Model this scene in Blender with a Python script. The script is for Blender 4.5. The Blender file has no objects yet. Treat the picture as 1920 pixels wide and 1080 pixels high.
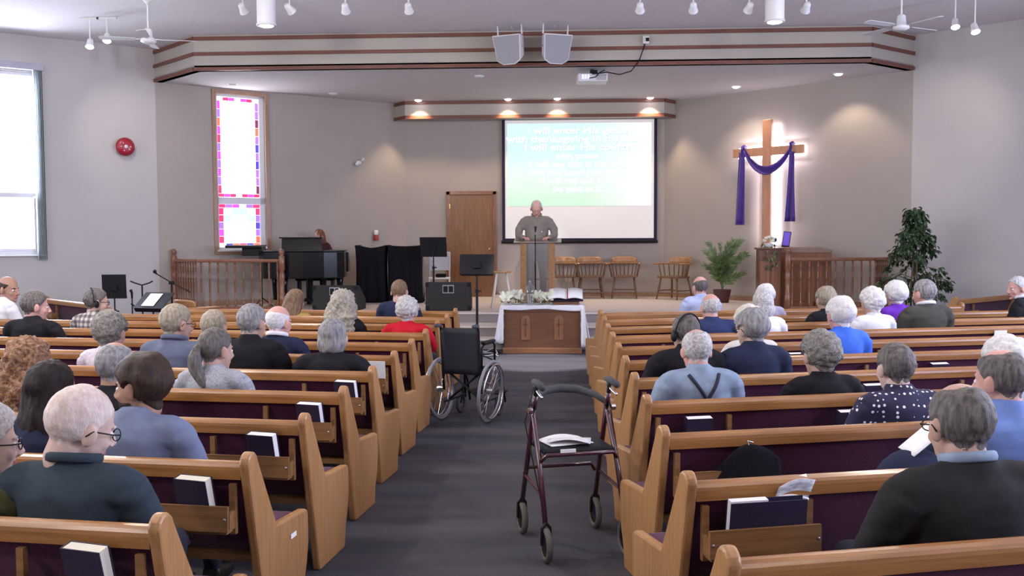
import bpy, bmesh, math, random
import numpy as np
from math import sin, cos, pi, radians, atan, hypot
from mathutils import Vector, Matrix, Euler, noise
from mathutils.bvhtree import BVHTree
random.seed(7)
SC = bpy.context.scene
COL = SC.collection

# ------------------------------------------------------------------ camera
cam_d = bpy.data.cameras.new('camera')
cam_d.sensor_width = 36.0
cam_d.lens = 1800 / 1920 * 36
cam_d.clip_start = 0.05
cam = bpy.data.objects.new('camera', cam_d)
COL.objects.link(cam)
CAM_H = 1.75
cam.matrix_world = (Matrix.Translation((0, 0, CAM_H))
                    @ Matrix.Rotation(atan(90.7 / 1800), 4, 'Z')
                    @ Matrix.Rotation(pi / 2 - atan(98.4 / 1800), 4, 'X')
                    @ Matrix.Rotation(-0.004, 4, 'Z'))
SC.camera = cam

# ------------------------------------------------------------------ sky, exposure
SC.view_settings.view_transform = 'Standard'
SC.view_settings.look = 'None'
SC.view_settings.exposure = 0.0
SC.view_settings.gamma = 1.0
SC.view_settings.use_curve_mapping = False
w = bpy.data.worlds.new('overcast_sky')
SC.world = w
w.use_nodes = True
bg = w.node_tree.nodes['Background']
bg.inputs['Color'].default_value = (0.80, 0.89, 1.0, 1)
bg.inputs['Strength'].default_value = 3.0
SC.cycles.use_denoising = True
SC.cycles.max_bounces = 8
SC.cycles.diffuse_bounces = 4
SC.cycles.glossy_bounces = 3
SC.cycles.transmission_bounces = 6
SC.cycles.sample_clamp_indirect = 6.0


def lamp(name, kind, loc, energy, color=(1, 1, 1), target=None, **kw):
    d = bpy.data.lights.new(name, kind)
    d.energy = energy
    d.color = color
    for k, v in kw.items():
        setattr(d, k, v)
    o = bpy.data.objects.new(name, d)
    COL.objects.link(o)
    o.location = loc
    if target is not None:
        o.rotation_euler = (Vector(target) - Vector(loc)).to_track_quat('-Z', 'Y').to_euler()
    return o


DAY = (0.84, 0.86, 1.0)
DAYR = (0.66, 0.70, 1.0)
WARM = (1.0, 0.80, 0.58)
NEUT = (1.0, 0.93, 0.86)
# daylight through the windows of the nave (large soft sources outside the panes)
lamp('daylight_front_window', 'AREA', (-8.95, 15.75, 2.95), 800, DAY, (-7.2, 13.0, 1.6), shape='RECTANGLE', size=2.0, size_y=2.8)
for yy in (9.6, 5.4, 1.2):
    lamp('daylight_side_window', 'AREA', (-9.95, yy, 2.9), 270, DAY, (0, yy - 0.4, 1.2), shape='RECTANGLE', size=1.9, size_y=2.7)
for yy in (9.6, 5.4, 1.2):
    lamp('daylight_far_side_window', 'AREA', (8.85, yy, 2.9), 700, DAYR, (0, yy, 1.4), shape='RECTANGLE', size=1.9, size_y=2.7)
# added fill lamps for the nave, unseen above and behind the picture
for xx in (-4.4, 3.2):
    for yy in (0.8, 4.6, 8.4):
        lamp('globe_fill_lamp', 'POINT', (xx, yy, 4.18), 350 if xx < 0 else 165, NEUT, shadow_soft_size=0.16)
# added spot without a fitting, brightens the speaker at the lectern
lamp('lectern_fill_spot', 'SPOT', (-0.5, 12.4, 4.66), 620, (1.0, 0.90, 0.84), (-0.44, 17.9, 1.95), spot_size=0.24, spot_blend=0.8, shadow_soft_size=0.06)


# added spot without a fitting, brightens the communion table and nearby carpet
lamp('table_fill_spot', 'SPOT', (-0.3, 12.5, 4.66), 2200, (1.0, 0.94, 0.92), (-0.3, 13.2, 0.0), spot_size=0.44, spot_blend=0.5, shadow_soft_size=0.06)


# ------------------------------------------------------------------ materials
MATS = {}


def _nodes(name):
    m = bpy.data.materials.new(name)
    m.use_nodes = True
    nt = m.node_tree
    return m, nt, nt.nodes['Principled BSDF']


def ramp2(nt, c1, c2, p1=0.3, p2=0.7):
    r = nt.nodes.new('ShaderNodeValToRGB')
    r.color_ramp.elements[0].color = (*c1, 1)
    r.color_ramp.elements[1].color = (*c2, 1)
    r.color_ramp.elements[0].position = p1
    r.color_ramp.elements[1].position = p2
    return r


def mat(name, c, rough=0.6, metal=0.0, var=0.10, scale=6.0, stretch=(1, 1, 1), bump=0.0, bscale=60.0, spec=0.4, coat=0.0, c2=None, emit=None, estr=0.0, alpha=None, trans=0.0, sheen=0.0, detail=4.0):
    if name in MATS:
        return MATS[name]
    m, nt, b = _nodes(name)
    L = nt.links
    tc = nt.nodes.new('ShaderNodeTexCoord')
    mp = nt.nodes.new('ShaderNodeMapping')
    mp.inputs['Scale'].default_value = stretch
    L.new(tc.outputs['Object'], mp.inputs['Vector'])
    nz = nt.nodes.new('ShaderNodeTexNoise')
    nz.inputs['Scale'].default_value = scale
    nz.inputs['Detail'].default_value = detail
    L.new(mp.outputs['Vector'], nz.inputs['Vector'])
    if c2 is None:
        a = tuple(max(0, x * (1 - var)) for x in c)
        d = tuple(min(1, x * (1 + var)) for x in c)
    else:
        a, d = c, c2
    r = ramp2(nt, a, d)
    L.new(nz.outputs['Fac'], r.inputs['Fac'])
    L.new(r.outputs['Color'], b.inputs['Base Color'])
    b.inputs['Roughness'].default_value = rough
    b.inputs['Metallic'].default_value = metal
    b.inputs['Specular IOR Level'].default_value = spec
    b.inputs['Coat Weight'].default_value = coat
    b.inputs['Coat Roughness'].default_value = 0.15
    b.inputs['Sheen Weight'].default_value = sheen
    b.inputs['Transmission Weight'].default_value = trans
    if emit:
        b.inputs['Emission Color'].default_value = (*emit, 1)
        b.inputs['Emission Strength'].default_value = estr
    if bump:
        n2 = nt.nodes.new('ShaderNodeTexNoise')
        n2.inputs['Scale'].default_value = bscale
        n2.inputs['Detail'].default_value = 3
        L.new(mp.outputs['Vector'], n2.inputs['Vector'])
        bp = nt.nodes.new('ShaderNodeBump')
        bp.inputs['Strength'].default_value = bump
        bp.inputs['Distance'].default_value = 0.01
        L.new(n2.outputs['Fac'], bp.inputs['Height'])
        L.new(bp.outputs['Normal'], b.inputs['Normal'])
    MATS[name] = m
    return m


def glow(name, c, s):
    if name in MATS:
        return MATS[name]
    m, nt, b = _nodes(name)
    b.inputs['Base Color'].default_value = (*c, 1)
    b.inputs['Emission Color'].default_value = (*c, 1)
    b.inputs['Emission Strength'].default_value = s
    MATS[name] = m
    return m


def glass(name, c=(1, 1, 1), rough=0.02, mix=0.85):
    if name in MATS:
        return MATS[name]
    m, nt, b = _nodes(name)
    t = nt.nodes.new('ShaderNodeBsdfTransparent')
    t.inputs['Color'].default_value = (*c, 1)
    g = nt.nodes.new('ShaderNodeBsdfGlossy')
    g.inputs['Roughness'].default_value = rough
    x = nt.nodes.new('ShaderNodeMixShader')
    x.inputs['Fac'].default_value = 1 - mix
    nt.links.new(t.outputs[0], x.inputs[1])
    nt.links.new(g.outputs[0], x.inputs[2])
    nt.links.new(x.outputs[0], nt.nodes['Material Output'].inputs['Surface'])
    nt.nodes.remove(b)
    MATS[name] = m
    return m


def wood(name, c1, c2, axis='x', rough=0.32, coat=0.35):
    st = {'x': (0.9, 14, 14), 'y': (14, 0.9, 14), 'z': (14, 14, 0.9)}[axis]
    return mat(name, c1, c2=c2, rough=rough, coat=coat, scale=3.2, stretch=st, bump=0.06, bscale=8, detail=6)


M_WALL = mat('wall_paint_light', (0.515, 0.49, 0.485), 0.85, var=0.02, scale=2, bump=0.05, bscale=240, spec=0.2)
M_WALLS = mat('wall_paint_taupe', (0.40, 0.355, 0.325), 0.85, var=0.02, scale=2, bump=0.05, bscale=240, spec=0.2)
M_CEIL = mat('ceiling_stipple', (0.80, 0.765, 0.79), 0.95, var=0.05, scale=30, bump=0.5, bscale=160, spec=0.1)
M_SOFF = mat('soffit_paint', (0.64, 0.625, 0.66), 0.9, var=0.02, scale=3, bump=0.05, bscale=200, spec=0.1)
M_CREAM = mat('cream_panel', (0.45, 0.41, 0.36), 0.7, var=0.02, scale=3, spec=0.2)
M_REDWOOD = wood('red_brown_trim', (0.13, 0.045, 0.03), (0.20, 0.075, 0.05), 'x', 0.45, 0.1)
M_OAKX = wood('oak_along', (0.205, 0.080, 0.020), (0.33, 0.150, 0.045), 'x', 0.32, 0.12)
M_OAKZ = wood('oak_upright', (0.30, 0.145, 0.055), (0.42, 0.22, 0.090), 'z', 0.38, 0.15)
M_OAKD = wood('oak_dark', (0.17, 0.08, 0.028), (0.25, 0.125, 0.048), 'x', 0.45, 0.1)
M_BURG = mat('burgundy_upholstery', (0.060, 0.007, 0.032), 0.9, var=0.25, scale=90, bump=0.25, bscale=500, sheen=0.15, spec=0.15)
M_DOOR = wood('door_veneer', (0.17, 0.072, 0.030), (0.25, 0.115, 0.05), 'z', 0.4, 0.2)
M_TRIMW = wood('light_wood_trim', (0.28, 0.16, 0.10), (0.38, 0.24, 0.16), 'z', 0.45, 0.1)
M_CHERRY = wood('cherry_wood', (0.16, 0.062, 0.030), (0.26, 0.11, 0.055), 'z', 0.35, 0.3)
M_TABLEW = wood('table_walnut', (0.115, 0.048, 0.026), (0.17, 0.075, 0.040), 'x', 0.4, 0.2)
M_MAPLE = wood('chair_maple', (0.30, 0.14, 0.055), (0.48, 0.25, 0.11), 'x', 0.25, 0.5)
M_MAPLED = wood('chair_maple_dark', (0.14, 0.065, 0.03), (0.22, 0.11, 0.055), 'z', 0.35, 0.3)
M_BLACK = mat('black_plastic', (0.008, 0.008, 0.010), 0.55, spec=0.2)
M_BLACKM = mat('black_metal', (0.008, 0.008, 0.010), 0.5, spec=0.22)
M_BLACKF = mat('black_cloth', (0.010, 0.009, 0.012), 0.95, bump=0.3, bscale=120, spec=0.1)
M_PIANO = mat('piano_lacquer', (0.005, 0.005, 0.007), 0.22, spec=0.25, coat=0.25)
M_CHROME = mat('chrome', (0.75, 0.75, 0.78), 0.18, metal=1.0, var=0.02)
M_STEEL = mat('grey_steel', (0.42, 0.42, 0.46), 0.35, metal=0.9, var=0.05)
M_BRASS = mat('brass', (0.70, 0.50, 0.22), 0.25, metal=1.0, var=0.03)
M_WHITE = mat('white_enamel', (0.72, 0.71, 0.72), 0.45, var=0.02)
M_WHITEM = mat('white_matte', (0.62, 0.61, 0.62), 0.8, var=0.02)
M_GREYM = mat('grey_mesh', (0.34, 0.33, 0.36), 0.8, var=0.05, scale=200)
M_PAPER = mat('paper_white', (0.80, 0.79, 0.80), 0.8, var=0.02)
M_PAGES = mat('page_edges', (0.66, 0.62, 0.52), 0.85, var=0.12, scale=40, stretch=(1, 30, 1))
M_COVER = mat('hymnal_cover', (0.020, 0.012, 0.035), 0.55, var=0.2, scale=80)
M_CLOTH = mat('white_linen', (0.76, 0.74, 0.78), 0.85, var=0.03, scale=20, bump=0.2, bscale=90)
M_PURPLE = mat('purple_satin', (0.055, 0.013, 0.23), 0.5, var=0.2, scale=8, sheen=0.3)
M_RUBBER = mat('rubber', (0.05, 0.05, 0.055), 0.8)
M_RUBG = mat('grey_tyre', (0.20, 0.20, 0.215), 0.75)
M_WINE = mat('wine_red_enamel', (0.055, 0.012, 0.022), 0.25, spec=0.6, coat=0.5)
M_GLASS = glass('clear_glass', (0.95, 0.97, 0.98), 0.03, 0.86)
M_SMOKE = glass('smoked_acrylic', (0.80, 0.78, 0.82), 0.25, 0.72)
M_LAMP = glow('lamp_glow', (0.93, 0.86, 1.0), 14)
M_LAMPW = glow('lamp_glow_warm', (1.0, 0.90, 0.92), 16)
M_RED = mat('alarm_red', (0.32, 0.012, 0.03), 0.4, coat=0.3)
M_GREEN = mat('leaf_green', (0.036, 0.072, 0.028), 0.5, var=0.5, scale=9, spec=0.4)
M_GREEN2 = mat('palm_green', (0.125, 0.20, 0.075), 0.55, var=0.5, scale=7)
M_STEM = mat('plant_stem', (0.10, 0.075, 0.04), 0.8)
M_PETAL = mat('cream_petal', (0.80, 0.80, 0.66), 0.7)


# ------------------------------------------------------------------ mesh builder
class MB:
    def __init__(s):
        s.v, s.f, s.m = [], [], []

    def add(s, vs, fs, M=None, mi=0):
        o = len(s.v)
        if M is None:
            s.v += [tuple(p) for p in vs]
        else:
            s.v += [tuple(M @ Vector(p)) for p in vs]
        s.f += [tuple(i + o for i in f) for f in fs]
        s.m += [mi] * len(fs)
        return s

    def box(s, c, d, M=None, mi=0, taper=1.0):
        x, y, z = d[0] / 2, d[1] / 2, d[2] / 2
        vs = [(c[0] + i * x * (taper if k > 0 else 1), c[1] + j * y * (taper if k > 0 else 1), c[2] + k * z) for k in (-1, 1) for i, j in ((-1, -1), (1, -1), (1, 1), (-1, 1))]
        return s.add(vs, [(3, 2, 1, 0), (4, 5, 6, 7), (0, 1, 5, 4), (1, 2, 6, 5), (2, 3, 7, 6), (3, 0, 4, 7)], M, mi)

    def prism(s, pts, axis, a, b, M=None, mi=0):
        # pts: polygon in the two other axes (order: x->(y,z), y->(x,z), z->(x,y)), extruded from a to b
        n = len(pts)
        def P(p, t):
            return {'x': (t, p[0], p[1]), 'y': (p[0], t, p[1]), 'z': (p[0], p[1], t)}[axis]
        vs = [P(p, a) for p in pts] + [P(p, b) for p in pts]
        fs = [tuple(range(n))[::-1], tuple(range(n, 2 * n))] + [(i, (i + 1) % n, n + (i + 1) % n, n + i) for i in range(n)]
        return s.add(vs, fs, M, mi)

    def tube(s, pts, r, n=8, M=None, mi=0, closed=False, flat=1.0):
        pts = [Vector(p) for p in pts]
        k = len(pts)
        rr = r if isinstance(r, (list, tuple)) else [r] * k
        vs, fs = [], []
        up = Vector((0, 0, 1))
        prev = None
        for i, p in enumerate(pts):
            if closed:
                t = pts[(i + 1) % k] - pts[i - 1]
            else:
                t = pts[min(i + 1, k - 1)] - pts[max(i - 1, 0)]
            t = t.normalized() if t.length > 1e-9 else Vector((0, 0, 1))
            a = prev if prev is not None else (up if abs(t.z) < 0.9 else Vector((1, 0, 0)))
            a = (a - t * a.dot(t))
            a = a.normalized() if a.length > 1e-6 else t.orthogonal().normalized()
            prev = a
            b = t.cross(a)
            for j in range(n):
                q = 2 * pi * j / n
                vs.append(p + a * (cos(q) * rr[i] * flat) + b * (sin(q) * rr[i]))
        lim = k if closed else k - 1
        for i in range(lim):
            for j in range(n):
                i2 = (i + 1) % k
                fs.append((i * n + j, i * n + (j + 1) % n, i2 * n + (j + 1) % n, i2 * n + j))
        if not closed:
            fs.append(tuple(range(n))[::-1])
            fs.append(tuple(range((k - 1) * n, k * n)))
        return s.add(vs, fs, M, mi)

    def lathe(s, prof, n=14, M=None, mi=0, ax=(0, 0), sy=1.0):
        vs, fs = [], []
        for r, z in prof:
            for j in range(n):
                q = 2 * pi * j / n
                vs.append((ax[0] + cos(q) * r, ax[1] + sin(q) * r * sy, z))
        for i in range(len(prof) - 1):
            for j in range(n):
                fs.append((i * n + j, i * n + (j + 1) % n, (i + 1) * n + (j + 1) % n, (i + 1) * n + j))
        fs.append(tuple(range(n))[::-1])
        fs.append(tuple(range((len(prof) - 1) * n, len(prof) * n)))
        return s.add(vs, fs, M, mi)

    def ell(s, c, r, n=16, m=10, M=None, mi=0):
        prof = []
        vs, fs = [], []
        for i in range(m + 1):
            a = -pi / 2 + pi * i / m
            for j in range(n):
                q = 2 * pi * j / n
                vs.append((c[0] + r[0] * cos(a) * cos(q), c[1] + r[1] * cos(a) * sin(q), c[2] + r[2] * sin(a)))
        for i in range(m):
            for j in range(n):
                fs.append((i * n + j, i * n + (j + 1) % n, (i + 1) * n + (j + 1) % n, (i + 1) * n + j))
        return s.add(vs, fs, M, mi)

    def loft(s, secs, n=20, M=None, mi=0):
        # secs: (cx, cy, z, rx, ry)
        vs, fs = [], []
        for cx, cy, z, rx, ry in secs:
            for j in range(n):
                q = 2 * pi * j / n
                vs.append((cx + cos(q) * rx, cy + sin(q) * ry, z))
        for i in range(len(secs) - 1):
            for j in range(n):
                fs.append((i * n + j, i * n + (j + 1) % n, (i + 1) * n + (j + 1) % n, (i + 1) * n + j))
        fs.append(tuple(range(n))[::-1])
        fs.append(tuple(range((len(secs) - 1) * n, len(secs) * n)))
        return s.add(vs, fs, M, mi)

    def grid(s, fn, nu, nv, M=None, mi=0):
        vs = [fn(i / nu, j / nv) for j in range(nv + 1) for i in range(nu + 1)]
        w_ = nu + 1
        fs = [(j * w_ + i, j * w_ + i + 1, (j + 1) * w_ + i + 1, (j + 1) * w_ + i) for j in range(nv) for i in range(nu)]
        return s.add(vs, fs, M, mi)

    def mesh(s, name, mats, smooth=False):
        me = bpy.data.meshes.new(name)
        me.from_pydata(s.v, [], s.f)
        for m_ in (mats if isinstance(mats, (list, tuple)) else [mats]):
            me.materials.append(m_)
        me.polygons.foreach_set('material_index', s.m)
        if smooth:
            me.polygons.foreach_set('use_smooth', [True] * len(me.polygons))
        bm = bmesh.new()
        bm.from_mesh(me)
        bmesh.ops.recalc_face_normals(bm, faces=bm.faces)
        bm.to_mesh(me)
        bm.free()
        me.update()
        return me

    def build(s, name, mats, parent=None, smooth=False, bevel=0, loc=None, rot=None, seg=2, thick=0, angle=None):
        o = bpy.data.objects.new(name, s.mesh(name, mats, smooth or bool(angle)))
        COL.objects.link(o)
        o.parent = parent
        if loc is not None:
            o.location = loc
        if rot is not None:
            o.rotation_euler = rot
        if thick:
            q = o.modifiers.new('thickness', 'SOLIDIFY')
            q.thickness = thick
        if bevel:
            q = o.modifiers.new('bevel', 'BEVEL')
            q.width = bevel
            q.segments = seg
            q.limit_method = 'ANGLE'
        return o


def thing(name, label, cat, loc=(0, 0, 0), rz=0.0, group=None):
    o = bpy.data.objects.new(name, None)
    o.empty_display_size = 0.1
    COL.objects.link(o)
    o.location = loc
    o.rotation_euler = (0, 0, rz)
    o['label'] = label
    o['category'] = cat
    if group:
        o['group'] = group
    return o


def tag(o, label, cat, group=None):
    o['label'] = label
    o['category'] = cat
    if group:
        o['group'] = group
    return o


def struct(o):
    o['kind'] = 'structure'
    return o


def dup(root, loc=None, rz=None, label=None, group=None):
    r = root.copy()
    COL.objects.link(r)
    if loc is not None:
        r.location = loc
    if rz is not None:
        r.rotation_euler = (0, 0, rz)
    if label:
        r['label'] = label
    if group:
        r['group'] = group
    for ch in list(root.children):
        c = ch.copy()
        COL.objects.link(c)
        c.parent = r
        for g in list(ch.children):
            d = g.copy()
            COL.objects.link(d)
            d.parent = c
    return r


def RZ(a):
    return Matrix.Rotation(a, 4, 'Z')


def RX(a):
    return Matrix.Rotation(a, 4, 'X')


def RY(a):
    return Matrix.Rotation(a, 4, 'Y')


def T(x, y, z):
    return Matrix.Translation((x, y, z))

# ================================================================== the room
PL, PR = Vector((-6.99, 16.42)), Vector((5.76, 16.14))      # corners of the chancel opening
BL, BR = Vector((-3.16, 19.6)), Vector((2.10, 19.6))        # corners of the back wall
WL, WR = Vector((-9.6, 14.27)), Vector((8.5, 13.70))        # where the angled nave walls end
STAGE = 0.50
SOFF = 4.42
CEIL = 4.98
YB = -3.2


def wall_mb(p, q, z0, z1, th=0.15, holes=()):
    """upright wall from p to q seen from its left-hand side; holes are (s0, s1, z0, z1) along it"""
    p, q = Vector(p), Vector(q)
    L_ = (q - p).length
    d = (q - p) / L_
    nrm = Vector((-d.y, d.x))
    mb = MB()
    M = Matrix(((d.x, nrm.x, 0, p.x), (d.y, nrm.y, 0, p.y), (0, 0, 1, 0), (0, 0, 0, 1)))
    xs = sorted({0, L_, *[h[0] for h in holes], *[h[1] for h in holes]})
    for a, b in zip(xs, xs[1:]):
        cuts = [(h[2], h[3]) for h in holes if h[0] <= a + 1e-6 and h[1] >= b - 1e-6]
        z = z0
        for c in sorted(cuts):
            if c[0] > z:
                mb.box(((a + b) / 2, th / 2, (z + c[0]) / 2), (b - a, th, c[0] - z), M)
            z = c[1]
        if z1 > z:
            mb.box(((a + b) / 2, th / 2, (z + z1) / 2), (b - a, th, z1 - z), M)
    return mb, M


# floor: blue grey carpet with soft bands
m, nt, b = _nodes('aisle_carpet')
tc = nt.nodes.new('ShaderNodeTexCoord')
mp = nt.nodes.new('ShaderNodeMapping')
mp.inputs['Scale'].default_value = (0.22, 1.0, 1)
nt.links.new(tc.outputs['Object'], mp.inputs['Vector'])
n1 = nt.nodes.new('ShaderNodeTexNoise')
n1.inputs['Scale'].default_value = 2.2
n1.inputs['Detail'].default_value = 3
nt.links.new(mp.outputs['Vector'], n1.inputs['Vector'])
r1 = ramp2(nt, (0.050, 0.050, 0.064), (0.085, 0.080, 0.092), 0.35, 0.66)
nt.links.new(n1.outputs['Fac'], r1.inputs['Fac'])
n2 = nt.nodes.new('ShaderNodeTexNoise')
n2.inputs['Scale'].default_value = 260
nt.links.new(tc.outputs['Object'], n2.inputs['Vector'])
mx = nt.nodes.new('ShaderNodeMix')
mx.data_type = 'RGBA'
mx.blend_type = 'MULTIPLY'
mx.inputs['Factor'].default_value = 0.5
nt.links.new(r1.outputs['Color'], mx.inputs['A'])
nt.links.new(n2.outputs['Color'], mx.inputs['B'])
r2 = ramp2(nt, (0.55, 0.55, 0.55), (1.3, 1.3, 1.3))
nt.links.new(n2.outputs['Fac'], r2.inputs['Fac'])
nt.links.new(r2.outputs['Color'], mx.inputs['B'])
nt.links.new(mx.outputs['Result'], b.inputs['Base Color'])
b.inputs['Roughness'].default_value = 0.95
b.inputs['Specular IOR Level'].default_value = 0.15
bp = nt.nodes.new('ShaderNodeBump')
bp.inputs['Strength'].default_value = 0.4
bp.inputs['Distance'].default_value = 0.01
nt.links.new(n2.outputs['Fac'], bp.inputs['Height'])
nt.links.new(bp.outputs['Normal'], b.inputs['Normal'])
M_CARPET = m
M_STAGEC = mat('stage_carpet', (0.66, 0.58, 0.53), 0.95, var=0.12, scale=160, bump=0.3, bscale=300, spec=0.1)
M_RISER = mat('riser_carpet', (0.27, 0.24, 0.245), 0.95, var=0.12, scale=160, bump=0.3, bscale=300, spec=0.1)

struct(MB().box((-0.5, 8.4, -0.06), (20.5, 24.0, 0.12)).build('floor', M_CARPET))
# nave ceiling
struct(MB().box((-0.5, 6.6, CEIL + 0.06), (20.5, 20.2, 0.12)).build('ceiling', M_CEIL))

# left angled wall with window, left side wall, right walls, rear wall
dL = (PL - WL).length
win1 = (0.12, 1.53, 1.47, 4.40)      # along the wall from WL
mbw, M_LW = wall_mb(WL, PL, 0, CEIL, 0.15, [win1])
struct(mbw.build('wall_left', M_WALL))
holesL = [(y0, y0 + 1.7, 1.4, 4.2) for y0 in (3.55, 7.75, 11.95)]
mbw, M_SL = wall_mb((-9.6, YB), WL, 0, CEIL, 0.15, holesL)
struct(mbw.build('wall_left_side', M_WALL))
mbw, M_RW = wall_mb(PR, WR, 0, CEIL, 0.15)
struct(mbw.build('wall_right', M_WALL))
lenR = WR.y - YB
holesR = [(WR.y - 10.45, WR.y - 8.75, 1.4, 4.2), (WR.y - 6.25, WR.y - 4.55, 1.4, 4.2), (WR.y - 2.05, WR.y - 0.35, 1.4, 4.2)]
mbw, M_SR = wall_mb(WR, (8.5, YB), 0, CEIL, 0.15, sorted(holesR))
struct(mbw.build('wall_right_side', M_WALL))
struct(wall_mb((8.5, YB), (-9.6, YB), 0, CEIL, 0.15)[0].build('wall_rear', M_WALL))
# chancel walls
dW = BL - PL
LWd = dW.length
win2 = (1.05, 1.985, 1.50, 4.33)     # stained glass opening along the left diagonal wall
mbw, M_DL = wall_mb(PL, BL, 0, SOFF + 0.1, 0.15, [win2])
struct(mbw.build('wall_chancel_left', M_WALLS))
door_x0, door_x1, door_h = -2.25, -1.37, 2.08
mbw, M_BW = wall_mb(BL, BR, 0, SOFF + 0.1, 0.15)
struct(mbw.build('wall_chancel_back', M_WALLS))
mbw, M_DR = wall_mb(BR, PR, 0, SOFF + 0.1, 0.15)
struct(mbw.build('wall_chancel_right', M_WALLS))
# header above the chancel opening between the nave ceiling and the soffit
FY, FL, FR = 15.35, -5.88, 4.83
cor = [PL, Vector((FL, FY)), Vector((FR, FY)), PR]
# soffit of the chancel
struct(MB().prism([(p.x, p.y) for p in cor] + [(BR.x, BR.y + 0.1), (BL.x, BL.y + 0.1)], 'z', SOFF, SOFF + 0.08).build('ceiling_chancel', M_SOFF))


def strip_chain(pts, z0, z1, proud, depth, name, m_, parent=None):
    for a, b_ in zip(pts, pts[1:]):
        d = (b_ - a).normalized()
        n_ = Vector((d.y, -d.x))                    # towards the nave
        q = [a + n_ * proud, b_ + n_ * proud, b_ - n_ * depth, a - n_ * depth]
        o = MB().prism([(p.x, p.y) for p in q], 'z', z0, z1).build(name, m_, parent)
        if parent is None:
            struct(o)


fas = struct(bpy.data.objects.new('trim_1', None))
COL.objects.link(fas)
strip_chain(cor, SOFF, CEIL, 0.0, 0.12, 'fascia_panel', M_CREAM, fas)
for z0, z1 in ((SOFF - 0.005, SOFF + 0.05), (SOFF + 0.235, SOFF + 0.29), (SOFF + 0.475, SOFF + 0.535)):
    strip_chain([cor[0] + Vector((0.005, -0.004))] + cor[1:3] + [cor[3] + Vector((-0.005, -0.004))], z0, z1, 0.028, 0.0, 'wood_strip', M_REDWOOD, fas)
# small beam above the screen
beam = struct(bpy.data.objects.new('trim_2', None))
COL.objects.link(beam)
bc = [Vector((-3.34, 19.45)), Vector((-3.08, 19.12)), Vector((2.04, 19.12)), Vector((2.28, 19.43))]
strip_chain(bc, 4.09, SOFF, 0.0, 0.10, 'fascia_panel', M_CREAM, beam)
for z0, z1 in ((4.07, 4.135), (4.355, 4.415)):
    strip_chain(bc, z0, z1, 0.024, 0.0, 'wood_strip', M_REDWOOD, beam)
MB().prism([(p.x, p.y) for p in bc] + [(2.1, 19.6), (-3.16, 19.6)], 'z', 4.085, 4.10).build('soffit_board', M_WALLS, beam)

# ---- stage platform and steps
stg = struct(bpy.data.objects.new('floor_stage', None))
COL.objects.link(stg)
SF = 15.60
front = [(-6.99, 16.42), (-6.25, SF), (5.10, SF), (5.76, 16.14)]
MB().prism(front + [(2.10, 19.6), (-3.16, 19.6)], 'z', STAGE - 0.04, STAGE).build('platform', M_STAGEC, stg)
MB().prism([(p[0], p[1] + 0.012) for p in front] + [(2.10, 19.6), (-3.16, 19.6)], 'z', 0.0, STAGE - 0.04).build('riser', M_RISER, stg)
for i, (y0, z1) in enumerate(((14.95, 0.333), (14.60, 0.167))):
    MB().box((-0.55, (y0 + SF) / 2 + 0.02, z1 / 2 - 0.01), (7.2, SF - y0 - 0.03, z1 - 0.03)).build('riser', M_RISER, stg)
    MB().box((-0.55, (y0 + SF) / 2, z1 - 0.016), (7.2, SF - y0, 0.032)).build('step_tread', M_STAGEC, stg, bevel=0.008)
MB().box((-0.55, SF - 0.0, STAGE - 0.015), (7.2, 0.05, 0.03)).build('nosing', M_STAGEC, stg, bevel=0.008)


# ---- baseboards
def base(p, q, z, nm, m_=M_TRIMW, h=0.09):
    p, q = Vector(p), Vector(q)
    d = (q - p).normalized()
    n_ = Vector((d.y, -d.x))
    poly = [p, q, q + n_ * 0.018, p + n_ * 0.018]
    struct(MB().prism([(v.x, v.y) for v in poly], 'z', z, z + h).build(nm, m_))


base(WL, PL, 0, 'baseboard_left')
base(PR, WR, 0, 'baseboard_right')
base(PL, BL, STAGE, 'baseboard_chancel_left')
base(BL, (door_x0 - 0.1, 19.6), STAGE, 'baseboard_chancel_back')
base((door_x1 + 0.1, 19.6), BR, STAGE, 'baseboard_chancel_back')
base(BR, PR, STAGE, 'baseboard_chancel_right')

# ---- nave windows
M_FRAMEW = mat('window_vinyl', (0.70, 0.70, 0.74), 0.5, var=0.02)


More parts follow.
